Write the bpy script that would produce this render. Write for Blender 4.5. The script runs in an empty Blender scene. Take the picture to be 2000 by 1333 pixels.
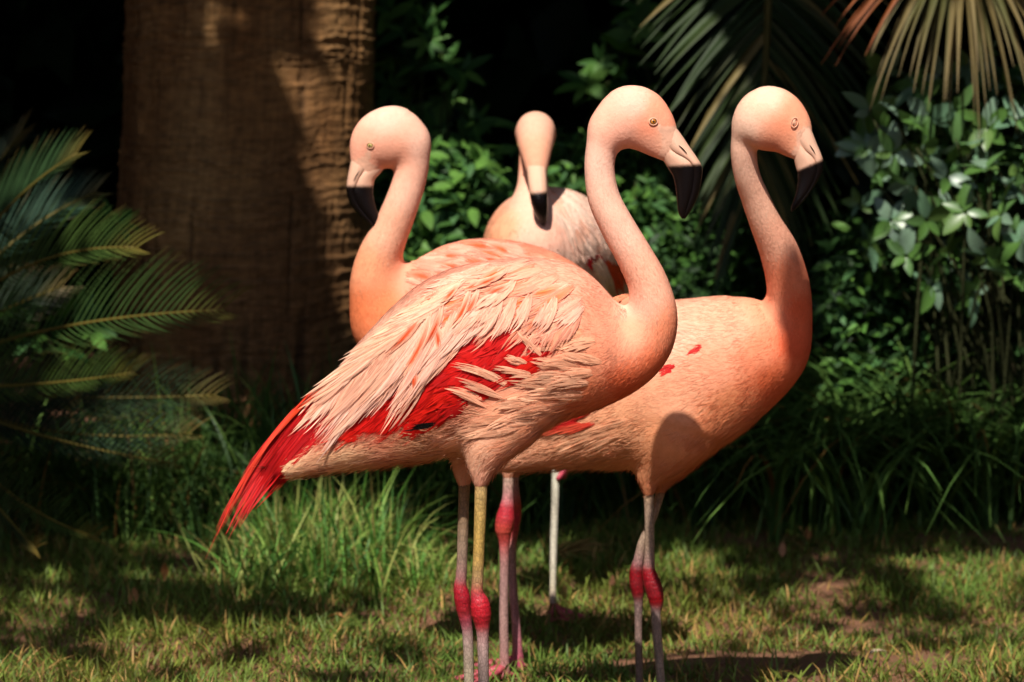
import bpy, math, random
import numpy as np
from mathutils import Vector, Matrix

random.seed(7)
RNG = np.random.default_rng(7)
SC = bpy.context.scene
COL = SC.collection

# ------------------------------------------------------------------ camera
FPX = 7000.0                       # focal length in pixels of the 2000 px wide photograph
CAM = np.array([0.0, 0.0, 1.25])
PITCH = math.atan(836.5 / FPX)     # the horizon lies just above the frame
cam_d = bpy.data.cameras.new('camera')
cam = bpy.data.objects.new('camera', cam_d)
COL.objects.link(cam)
cam.location = CAM
cam.rotation_euler = (math.pi / 2 - PITCH, 0, 0)
cam_d.sensor_width = 36.0
cam_d.lens = 36.0 * FPX / 2000.0
cam_d.clip_start = 0.1
cam_d.clip_end = 500
cam_d.dof.use_dof = True
cam_d.dof.focus_distance = 4.98
cam_d.dof.aperture_fstop = 6.7
SC.camera = cam
SC.render.resolution_x, SC.render.resolution_y = 1024, 682

# ------------------------------------------------------------------ sky, sun, exposure
SUN_EL = math.radians(53.5)
SUN_AZ = math.radians(194)         # clockwise from +Y: behind the camera, a little to its left
SUN = np.array([math.sin(SUN_AZ) * math.cos(SUN_EL), math.cos(SUN_AZ) * math.cos(SUN_EL), math.sin(SUN_EL)])
LDIR = -SUN
world = bpy.data.worlds.new('World')
SC.world = world
world.use_nodes = True
nt = world.node_tree
sky = nt.nodes.new('ShaderNodeTexSky')
sky.sky_type = 'NISHITA'
sky.sun_disc = False
sky.sun_elevation = SUN_EL
sky.sun_rotation = SUN_AZ
nt.links.new(sky.outputs[0], nt.nodes['Background'].inputs[0])
nt.nodes['Background'].inputs[1].default_value = 0.15
sun_d = bpy.data.lights.new('sun', 'SUN')
sun_d.energy = 5.0
sun_d.angle = math.radians(0.5)
sun_d.color = (1.0, 0.935, 0.85)
sun_o = bpy.data.objects.new('sun', sun_d)
COL.objects.link(sun_o)
sun_o.rotation_euler = Vector(LDIR).to_track_quat('-Z', 'Y').to_euler()
sun_o.location = (2, -3, 8)
SC.view_settings.view_transform = 'Standard'
SC.view_settings.look = 'None'
SC.view_settings.exposure = 0.45
SC.view_settings.gamma = 1.0
SC.view_settings.use_curve_mapping = False
SC.render.engine = 'CYCLES'
SC.cycles.use_denoising = True
SC.cycles.max_bounces = 6
SC.cycles.transparent_max_bounces = 12

# ------------------------------------------------------------------ projection helpers
FW = np.array([0, math.cos(PITCH), -math.sin(PITCH)])
UP = np.array([0, math.sin(PITCH), math.cos(PITCH)])
RT = np.array([1.0, 0, 0])


def at(px, py, Y):
    """the point seen at a pixel of the photograph that lies at distance Y in front of the camera"""
    px, py, Y = np.broadcast_arrays(np.asarray(px, float), np.asarray(py, float), np.asarray(Y, float))
    d = FW * FPX + (px[..., None] - 1000) * RT + (666.5 - py[..., None]) * UP
    return CAM + d * ((Y - CAM[1]) / d[..., 1])[..., None]


def pix(P):
    q = np.asarray(P, float) - CAM
    z = q @ FW
    return 1000 + FPX * (q @ RT) / z, 666.5 - FPX * (q @ UP) / z


def ground_py(Y):
    return pix(np.array([0, Y, 0.0]))[1]


def ground_at(px, py):
    d = FW * FPX + (px - 1000) * RT + (666.5 - py) * UP
    return CAM + d * (-CAM[2] / d[2])


def lin(c):
    c = np.asarray(c, float) / 255.0
    return np.where(c <= 0.04045, c / 12.92, ((c + 0.055) / 1.055) ** 2.4)


# ------------------------------------------------------------------ value noise
def _hash(ix, iy, iz, seed):
    n = (ix * 374761393 + iy * 668265263 + iz * 2147483647 + seed * 1274126177) & 0xffffffff
    n = ((n ^ (n >> 13)) * 1274126177) & 0xffffffff
    return ((n ^ (n >> 16)) & 0xffff) / 65535.0


def vnoise(p, seed=0):
    p = np.asarray(p, float)
    i = np.floor(p).astype(np.int64)
    f = p - i
    f = f * f * (3 - 2 * f)
    r = 0
    for a in (0, 1):
        for b in (0, 1):
            for c in (0, 1):
                w = (f[..., 0] if a else 1 - f[..., 0]) * (f[..., 1] if b else 1 - f[..., 1]) * (f[..., 2] if c else 1 - f[..., 2])
                r = r + w * _hash(i[..., 0] + a, i[..., 1] + b, i[..., 2] + c, seed)
    return r


# ------------------------------------------------------------------ mesh helpers
def mesh_np(name, V, quads=None, tris=None, col=None, mats=(), smooth=True, uv=None, midx=None, attrs=None):
    V = np.ascontiguousarray(V, dtype=np.float32).reshape(-1, 3)
    q = np.zeros((0, 4), np.int32) if quads is None else np.asarray(quads, np.int32).reshape(-1, 4)
    t = np.zeros((0, 3), np.int32) if tris is None else np.asarray(tris, np.int32).reshape(-1, 3)
    me = bpy.data.meshes.new(name)
    me.vertices.add(len(V))
    me.vertices.foreach_set('co', V.ravel())
    nl = q.size + t.size
    me.loops.add(nl)
    loops = np.concatenate([q.ravel(), t.ravel()]).astype(np.int32)
    me.loops.foreach_set('vertex_index', loops)
    npoly = len(q) + len(t)
    me.polygons.add(npoly)
    st = np.concatenate([np.arange(len(q)) * 4, q.size + np.arange(len(t)) * 3]).astype(np.int32)
    me.polygons.foreach_set('loop_start', st)
    me.update(calc_edges=True)
    if smooth:
        me.polygons.foreach_set('use_smooth', np.ones(npoly, bool))
    for m in mats:
        me.materials.append(m)
    if midx is not None:
        me.polygons.foreach_set('material_index', np.asarray(midx, np.int32))
    if col is not None:
        c = np.ones((len(V), 4), np.float32)
        c[:, :3] = col
        a = me.attributes.new('col', 'FLOAT_COLOR', 'POINT')
        a.data.foreach_set('color', c.ravel())
    for k, v in (attrs or {}).items():
        a = me.attributes.new(k, 'FLOAT', 'POINT')
        a.data.foreach_set('value', np.asarray(v, np.float32))
    if uv is not None:
        u = me.uv_layers.new(name='uv')
        u.data.foreach_set('uv', np.asarray(uv, np.float32)[loops].ravel())
    me.validate()
    return me


def link(name, me, parent=None, **props):
    o = bpy.data.objects.new(name, me)
    COL.objects.link(o)
    if parent is not None:
        o.parent = parent
        o.matrix_parent_inverse = parent.matrix_world.inverted() if False else Matrix.Translation(-Vector(parent.location))
    for k, v in props.items():
        o[k] = v
    return o


def empty(name, loc, **props):
    o = bpy.data.objects.new(name, None)
    COL.objects.link(o)
    o.location = loc
    o.empty_display_size = 0.1
    for k, v in props.items():
        o[k] = v
    return o


def norm(v):
    return v / np.maximum(np.linalg.norm(v, axis=-1, keepdims=True), 1e-9)


def ribbons(P, W, side, fold=None):
    """N ribbons: centre lines P (N,S,3), half widths W (N,S), side vectors (N,3) or (N,S,3)"""
    N, S, _ = P.shape
    if side.ndim == 2:
        side = np.repeat(side[:, None], S, 1)
    off = side * W[..., None]
    if fold is None:
        V = np.stack([P - off, P + off], 2)
        C = 2
    else:
        V = np.stack([P - off, P + fold * W[..., None] if not np.isscalar(fold) else P, P + off], 2)
        C = 3
    idx = np.arange(N * S * C).reshape(N, S, C)
    q = np.stack([idx[:, :-1, :-1], idx[:, :-1, 1:], idx[:, 1:, 1:], idx[:, 1:, :-1]], -1).reshape(-1, 4)
    return V.reshape(-1, 3), q, C


def tube(P, R, n=10, cap=True):
    """a tube through points P (S,3) with radii R (S,) or (S,2)"""
    P = np.asarray(P, float)
    R = np.asarray(R, float)
    if R.ndim == 1:
        R = np.stack([R, R], 1)
    T = norm(np.gradient(P, axis=0))
    ref = np.array([0, 1.0, 0]) if abs(T[0][1]) < 0.8 else np.array([1.0, 0, 0])
    A = norm(np.cross(T, ref))
    B = np.cross(A, T)
    th = np.linspace(0, 2 * np.pi, n, endpoint=False)
    V = P[:, None] + A[:, None] * (R[:, 0, None] * np.cos(th))[..., None] + B[:, None] * (R[:, 1, None] * np.sin(th))[..., None]
    S = len(P)
    i = np.arange(S * n).reshape(S, n)
    j = np.roll(i, -1, 1)
    q = np.stack([i[:-1], j[:-1], j[1:], i[1:]], -1).reshape(-1, 4)
    V = V.reshape(-1, 3)
    tr = np.zeros((0, 3), int)
    if cap:
        V = np.concatenate([V, P[:1], P[-1:]])
        c0, c1 = len(V) - 2, len(V) - 1
        tr = np.concatenate([np.stack([np.full(n, c0), j[0], i[0]], 1), np.stack([np.full(n, c1), i[-1], j[-1]], 1)])
    return V, q, tr


def catmull(A, sub):
    A = np.asarray(A, float)
    Q = np.concatenate([2 * A[:1] - A[1:2], A, 2 * A[-1:] - A[-2:-1]])
    out = []
    for k in range(len(A) - 1):
        p0, p1, p2, p3 = Q[k:k + 4]
        for t in np.arange(sub) / sub:
            out.append(0.5 * (2 * p1 + (p2 - p0) * t + (2 * p0 - 5 * p1 + 4 * p2 - p3) * t * t + (3 * p1 - p0 - 3 * p2 + p3) * t ** 3))
    out.append(A[-1])
    return np.array(out)


class Bag:
    """collects pieces of one mesh"""
    def __init__(s):
        s.V, s.Q, s.T, s.C, s.n = [], [], [], [], 0

    def add(s, V, q=None, t=None, col=(1, 1, 1)):
        s.V.append(V)
        if q is not None and len(q):
            s.Q.append(q + s.n)
        if t is not None and len(t):
            s.T.append(t + s.n)
        c = np.asarray(col, float)
        s.C.append(np.broadcast_to(c, (len(V), 3)))
        s.n += len(V)

    def mesh(s, name, mats, smooth=True):
        return mesh_np(name, np.concatenate(s.V), np.concatenate(s.Q) if s.Q else None,
                       np.concatenate(s.T) if s.T else None, np.concatenate(s.C), mats, smooth)


# ------------------------------------------------------------------ materials
def material(name):
    m = bpy.data.materials.new(name)
    m.use_nodes = True
    t = m.node_tree
    return m, t, t.nodes['Principled BSDF'], t.nodes['Material Output']


def node(t, kind, **kw):
    n = t.nodes.new(kind)
    for k, v in kw.items():
        if k.startswith('i_'):
            n.inputs[k[2:].replace('_', ' ')].default_value = v
        else:
            setattr(n, k, v)
    return n


def mixcol(t, blend, fac, a, b):
    n = t.nodes.new('ShaderNodeMix')
    n.data_type = 'RGBA'
    n.blend_type = blend
    for s, v in ((n.inputs[0], fac), (n.inputs[6], a), (n.inputs[7], b)):
        if hasattr(v, 'is_output') or isinstance(v, bpy.types.NodeSocket):
            t.links.new(v, s)
        else:
            s.default_value = v if not isinstance(v, tuple) or len(v) == 4 else (*v, 1)
    return n.outputs[2]


def attr_material(name, rough=0.7, spec=0.3, var=0.25, scale=60.0, transl=0.0, bump=0.0, bscale=200.0, stretch=(1, 1, 1)):
    """surface whose own colour is stored on the mesh, broken up with fine procedural noise"""
    m, t, b, out = material(name)
    a = node(t, 'ShaderNodeAttribute', attribute_name='col')
    g = t.nodes.new('ShaderNodeTexCoord')
    mp = t.nodes.new('ShaderNodeMapping')
    mp.inputs['Scale'].default_value = stretch
    t.links.new(g.outputs['Object'], mp.inputs[0])
    n = node(t, 'ShaderNodeTexNoise', i_Scale=scale, i_Detail=3.0)
    t.links.new(mp.outputs[0], n.inputs['Vector'])
    r = t.nodes.new('ShaderNodeMapRange')
    r.inputs['To Min'].default_value = 1 - var
    r.inputs['To Max'].default_value = 1 + var
    t.links.new(n.outputs['Fac'], r.inputs['Value'])
    c = mixcol(t, 'MULTIPLY', 1.0, a.outputs['Color'], r.outputs[0])
    t.links.new(c, b.inputs['Base Color'])
    b.inputs['Roughness'].default_value = rough
    b.inputs['Specular IOR Level'].default_value = spec
    if bump:
        nb = node(t, 'ShaderNodeTexNoise', i_Scale=bscale, i_Detail=4.0)
        t.links.new(mp.outputs[0], nb.inputs['Vector'])
        bp = node(t, 'ShaderNodeBump', i_Strength=bump, i_Distance=0.004)
        t.links.new(nb.outputs['Fac'], bp.inputs['Height'])
        t.links.new(bp.outputs[0], b.inputs['Normal'])
    if transl:
        tr = t.nodes.new('ShaderNodeBsdfTranslucent')
        t.links.new(c, tr.inputs['Color'])
        mx = t.nodes.new('ShaderNodeMixShader')
        mx.inputs[0].default_value = transl
        t.links.new(b.outputs[0], mx.inputs[1])
        t.links.new(tr.outputs[0], mx.inputs[2])
        t.links.new(mx.outputs[0], out.inputs['Surface'])
    return m


M_BODY = attr_material('plumage_skin', 0.8, 0.15, 0.14, 90, bump=0.2, bscale=260)
M_DOWN = attr_material('plumage_down', 0.8, 0.12, 0.06, 40, transl=0.12)
M_FEATHER = None
M_LEG = attr_material('leg_skin', 0.5, 0.4, 0.25, 160, bump=0.9, bscale=420)
M_LEAF = attr_material('leaf', 0.5, 0.16, 0.25, 30, transl=0.22)
M_GLOSS = attr_material('glossy_leaf', 0.36, 0.5, 0.2, 30, transl=0.2)
M_GRASS = attr_material('grass_blade', 0.5, 0.2, 0.2, 30, transl=0.3)
M_DRY = attr_material('dry_leaf', 0.75, 0.2, 0.35, 80, transl=0.2, bump=0.4)
M_WOOD = attr_material('stem_bark', 0.85, 0.2, 0.4, 60, bump=0.8, bscale=120)


def feather_material():
    """silky vane: barb streaks along the feather, edges and tip fraying into loose barbs"""
    m, t, b, out = material('feather_vane')
    a = node(t, 'ShaderNodeAttribute', attribute_name='col')
    uv = node(t, 'ShaderNodeUVMap', uv_map='uv')
    sep = t.nodes.new('ShaderNodeSeparateXYZ')
    t.links.new(uv.outputs[0], sep.inputs[0])
    oi = t.nodes.new('ShaderNodeObjectInfo')

    def math_(op, x, y=None, clamp=False):
        n = node(t, 'ShaderNodeMath', operation=op)
        n.use_clamp = clamp
        for k, v in enumerate((x, y)):
            if v is None:
                continue
            if isinstance(v, (int, float)):
                n.inputs[k].default_value = v
            else:
                t.links.new(v, n.inputs[k])
        return n.outputs[0]

    def noise(sx, sy, off):
        c = t.nodes.new('ShaderNodeCombineXYZ')
        t.links.new(math_('MULTIPLY', sep.outputs['X'], sx), c.inputs[0])
        t.links.new(math_('MULTIPLY', sep.outputs['Y'], sy), c.inputs[1])
        t.links.new(math_('ADD', math_('MULTIPLY', oi.outputs['Random'], 40.0), off), c.inputs[2])
        n = node(t, 'ShaderNodeTexNoise', i_Scale=1.0, i_Detail=2.0)
        t.links.new(c.outputs[0], n.inputs['Vector'])
        return n.outputs['Fac']
    streak = math_('ADD', math_('MULTIPLY', noise(9.0, 1.6, 0.0), 0.5), 0.82)
    c = mixcol(t, 'MULTIPLY', 1.0, a.outputs['Color'], streak)
    t.links.new(c, b.inputs['Base Color'])
    b.inputs['Roughness'].default_value = 0.65
    b.inputs['Specular IOR Level'].default_value = 0.2
    tr = t.nodes.new('ShaderNodeBsdfTranslucent')
    t.links.new(c, tr.inputs['Color'])
    mx = t.nodes.new('ShaderNodeMixShader')
    mx.inputs[0].default_value = 0.14
    t.links.new(b.outputs[0], mx.inputs[1])
    t.links.new(tr.outputs[0], mx.inputs[2])
    # fraying
    vmax = math_('SUBTRACT', 1.04, math_('MULTIPLY', noise(13.0, 0.5, 3.0), 0.42))
    tip = math_('MULTIPLY', math_('SUBTRACT', vmax, sep.outputs['Y']), 22.0, True)
    edge = math_('SUBTRACT', math_('SUBTRACT', 1.12, math_('ABSOLUTE', sep.outputs['X'])), math_('MULTIPLY', noise(2.5, 26.0, 7.0), 0.55))
    edge = math_('MULTIPLY', edge, 9.0, True)
    rootfade = math_('MULTIPLY', math_('SUBTRACT', sep.outputs['Y'], math_('MULTIPLY', noise(11.0, 1.0, 11.0), 0.34)), 7.0, True)
    al = math_('MULTIPLY', math_('MULTIPLY', tip, edge, True), rootfade, True)
    tp = t.nodes.new('ShaderNodeBsdfTransparent')
    m2 = t.nodes.new('ShaderNodeMixShader')
    t.links.new(al, m2.inputs[0])
    t.links.new(tp.outputs[0], m2.inputs[1])
    t.links.new(mx.outputs[0], m2.inputs[2])
    t.links.new(m2.outputs[0], out.inputs['Surface'])
    return m


M_FEATHER = feather_material()


def scaly(m):
    t = m.node_tree
    b = t.nodes['Principled BSDF']
    g = t.nodes.new('ShaderNodeTexCoord')
    mp = t.nodes.new('ShaderNodeMapping')
    mp.inputs['Scale'].default_value = (1, 1, 0.55)
    t.links.new(g.outputs['Object'], mp.inputs[0])
    v = node(t, 'ShaderNodeTexVoronoi', i_Scale=260.0)
    v.feature = 'DISTANCE_TO_EDGE'
    t.links.new(mp.outputs[0], v.inputs['Vector'])
    r = t.nodes.new('ShaderNodeMapRange')
    r.inputs['From Max'].default_value = 0.16
    r.inputs['To Min'].default_value = 0.62
    t.links.new(v.outputs['Distance'], r.inputs['Value'])
    old = b.inputs['Base Color'].links[0].from_socket
    t.links.new(mixcol(t, 'MULTIPLY', 1.0, old, r.outputs[0]), b.inputs['Base Color'])
    bp = node(t, 'ShaderNodeBump', i_Strength=0.7, i_Distance=0.0012)
    t.links.new(r.outputs[0], bp.inputs['Height'])
    t.links.new(bp.outputs[0], b.inputs['Normal'])


scaly(M_LEG)


def plain(name, colr, rough=0.5, spec=0.5, var=0.15, scale=300, coat=0.0):
    m, t, b, out = material(name)
    n = node(t, 'ShaderNodeTexNoise', i_Scale=scale, i_Detail=2.0)
    a = tuple(np.clip(np.array(colr) * (1 - var), 0, 1))
    d = tuple(np.clip(np.array(colr) * (1 + var), 0, 1))
    t.links.new(mixcol(t, 'MIX', n.outputs['Fac'], a, d), b.inputs['Base Color'])
    b.inputs['Roughness'].default_value = rough
    b.inputs['Specular IOR Level'].default_value = spec
    b.inputs['Coat Weight'].default_value = coat
    return m


M_EYE_ORANGE = plain('iris_orange', (0.42, 0.15, 0.015), 0.3, 0.4, coat=0.1)
M_EYE_YELLOW = plain('iris_yellow', (0.5, 0.38, 0.12), 0.4, 0.3)
M_PUPIL = plain('pupil_black', (0.01, 0.008, 0.006), 0.1, 0.6, coat=0.5)
M_LID = plain('eyelid_skin', (0.70, 0.36, 0.23), 0.6, 0.3)
M_RIM = plain('eye_rim', (0.10, 0.035, 0.02), 0.5, 0.3)
M_CLAW = plain('claw_dark', (0.03, 0.02, 0.02), 0.4, 0.5)


def bill_material():
    m, t, b, out = material('bill_horn')
    a = node(t, 'ShaderNodeAttribute', attribute_name='blk')
    n = node(t, 'ShaderNodeTexNoise', i_Scale=240.0, i_Detail=3.0)
    s = node(t, 'ShaderNodeMath', operation='MULTIPLY_ADD')
    t.links.new(n.outputs['Fac'], s.inputs[0])
    s.inputs[1].default_value = 26.0
    t.links.new(a.outputs['Fac'], s.inputs[2])
    r = t.nodes.new('ShaderNodeMapRange')
    r.inputs['From Min'].default_value = 9.0
    r.inputs['From Max'].default_value = 12.0
    t.links.new(s.outputs[0], r.inputs['Value'])
    n2 = node(t, 'ShaderNodeTexNoise', i_Scale=120.0, i_Detail=4.0)
    pale = mixcol(t, 'MIX', n2.outputs['Fac'], (0.62, 0.29, 0.18), (0.82, 0.55, 0.40))
    n3 = node(t, 'ShaderNodeTexNoise', i_Scale=500.0, i_Detail=3.0)
    dark = mixcol(t, 'MIX', n3.outputs['Fac'], (0.0015, 0.001, 0.001), (0.006, 0.004, 0.004))
    t.links.new(mixcol(t, 'MIX', r.outputs[0], pale, dark), b.inputs['Base Color'])
    b.inputs['Roughness'].default_value = 0.24
    b.inputs['Specular IOR Level'].default_value = 0.2
    bp = node(t, 'ShaderNodeBump', i_Strength=0.35, i_Distance=0.002)
    t.links.new(n3.outputs['Fac'], bp.inputs['Height'])
    t.links.new(bp.outputs[0], b.inputs['Normal'])
    return m


M_BILL = bill_material()

# ------------------------------------------------------------------ ground
def ground_z(x, y):
    p = np.stack([np.asarray(x, float), np.asarray(y, float), np.zeros_like(np.asarray(x, float))], -1)
    return 0.030 * (vnoise(p * 2.1, 3) - 0.5) + 0.016 * (vnoise(p * 6.3, 4) - 0.5)


def soil_mask(x, y):
    """1 on the patch of bare red soil in the lawn"""
    p = np.stack([x, y, np.zeros_like(x)], -1)
    u = (x - 0.50) / 0.34
    v = (y - 5.92) / 0.11
    return u * u + v * v + 0.9 * (vnoise(p * 9, 11) - 0.5) + 0.4 * (vnoise(p * 30, 12) - 0.5) < 1.0


def build_ground():
    xs = np.concatenate([np.linspace(-120, -3, 14)[:-1], np.linspace(-3, 3, 181), np.linspace(3, 120, 14)[1:]])
    ys = np.concatenate([np.linspace(-60, 3, 12)[:-1], np.linspace(3, 11, 241), np.linspace(11, 160, 16)[1:]])
    X, Y = np.meshgrid(xs, ys, indexing='ij')
    Z = ground_z(X, Y)
    V = np.stack([X, Y, Z], -1).reshape(-1, 3)
    i = np.arange(len(V)).reshape(len(xs), len(ys))
    q = np.stack([i[:-1, :-1], i[1:, :-1], i[1:, 1:], i[:-1, 1:]], -1).reshape(-1, 4)
    m, t, b, out = material('soil_and_thatch')
    g = t.nodes.new('ShaderNodeTexCoord')
    n1 = node(t, 'ShaderNodeTexNoise', i_Scale=6.0, i_Detail=6.0)
    n2 = node(t, 'ShaderNodeTexNoise', i_Scale=140.0, i_Detail=4.0)
    for n in (n1, n2):
        t.links.new(g.outputs['Object'], n.inputs['Vector'])
    c1 = mixcol(t, 'MIX', n1.outputs['Fac'], (0.13, 0.062, 0.03), (0.27, 0.12, 0.06))
    c2 = mixcol(t, 'MIX', n2.outputs['Fac'], (0.45, 0.45, 0.45), (1.3, 1.25, 1.2))
    t.links.new(mixcol(t, 'MULTIPLY', 1.0, c1, c2), b.inputs['Base Color'])
    b.inputs['Roughness'].default_value = 0.95
    bp = node(t, 'ShaderNodeBump', i_Strength=0.8, i_Distance=0.01)
    t.links.new(n2.outputs['Fac'], bp.inputs['Height'])
    t.links.new(bp.outputs[0], b.inputs['Normal'])
    link('ground', mesh_np('ground', V, q, mats=[m]), kind='structure')


build_ground()

# ------------------------------------------------------------------ signed-distance bodies
H = 0.0032


def chain_field(D, ax, ch):
    """min of tapered capsules along a chain of (x, y, z, r, ysc)"""
    X, Y, Z = ax
    for a, b in zip(ch[:-1], ch[1:]):
        rm = max(a[3], b[3])
        m = rm + 0.055
        lo = np.minimum(a[:3], b[:3]) - m
        hi = np.maximum(a[:3], b[:3]) + m
        s = []
        for k, g in enumerate(ax):
            i0 = np.searchsorted(g, lo[k])
            i1 = np.searchsorted(g, hi[k])
            s.append(slice(i0, i1))
        if any(q.stop <= q.start for q in s):
            continue
        x = X[s[0]][:, None, None].astype(np.float32)
        y = Y[s[1]][None, :, None].astype(np.float32)
        z = Z[s[2]][None, None, :].astype(np.float32)
        ab = b[:3] - a[:3]
        L2 = float(ab @ ab) + 1e-12
        t = np.clip(((x - a[0]) * ab[0] + (y - a[1]) * ab[1] + (z - a[2]) * ab[2]) / L2, 0, 1)
        ys = a[4] + (b[4] - a[4]) * t
        dx = x - a[0] - ab[0] * t
        dy = (y - a[1] - ab[1] * t) / ys
        dz = z - a[2] - ab[2] * t
        d = np.sqrt(dx * dx + dy * dy + dz * dz) - (a[3] + (b[3] - a[3]) * t)
        D[s[0], s[1], s[2]] = np.minimum(D[s[0], s[1], s[2]], d)


def surface_nets(D, ax):
    h = ax[0][1] - ax[0][0]
    ins = D < 0
    cnt = np.zeros(tuple(n - 1 for n in D.shape), np.int8)
    for a in (0, 1):
        for b in (0, 1):
            for c in (0, 1):
                cnt += ins[a:D.shape[0] - 1 + a, b:D.shape[1] - 1 + b, c:D.shape[2] - 1 + c]
    cell = np.argwhere((cnt > 0) & (cnt < 8))
    vid = np.full(cnt.shape, -1, np.int64)
    vid[tuple(cell.T)] = np.arange(len(cell))
    acc = np.zeros((len(cell), 3))
    num = np.zeros(len(cell))
    cor = [(a, b, c) for a in (0, 1) for b in (0, 1) for c in (0, 1)]
    for p in range(8):
        for q in range(p + 1, 8):
            d = np.array(cor[q]) - np.array(cor[p])
            if abs(d).sum() != 1:
                continue
            A = D[tuple((cell + cor[p]).T)].astype(float)
            B = D[tuple((cell + cor[q]).T)].astype(float)
            x = (A < 0) != (B < 0)
            t = np.where(x, A / np.where(x, A - B, 1), 0)
            acc[x] += (np.array(cor[p]) + t[:, None] * d)[x]
            num[x] += 1
    V = (cell + acc / num[:, None]) * h + np.array([ax[0][0], ax[1][0], ax[2][0]])
    Q = []
    for k in range(3):
        u, w = (k + 1) % 3, (k + 2) % 3
        s0 = [slice(1, -1)] * 3
        s1 = [slice(1, -1)] * 3
        s0[k] = slice(0, -1)
        s1[k] = slice(1, None)
        A, B = ins[tuple(s0)], ins[tuple(s1)]
        e = np.argwhere(A != B)
        off = np.array([1, 1, 1])
        off[k] = 0
        g = e + off
        fl = A[tuple(e.T)]
        du, dw = np.zeros(3, int), np.zeros(3, int)
        du[u] = 1
        dw[w] = 1
        c = [vid[tuple((g - a * du - b * dw).T)] for a, b in ((1, 1), (0, 1), (0, 0), (1, 0))]
        q = np.stack(c, 1)
        q = np.where(fl[:, None], q, q[:, ::-1])
        Q.append(q)
    return V, np.concatenate(Q)


def smin(a, b, k):
    h = np.clip(0.5 + 0.5 * (b - a) / k, 0, 1)
    return b + (a - b) * h - k * h * (1 - h)


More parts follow.
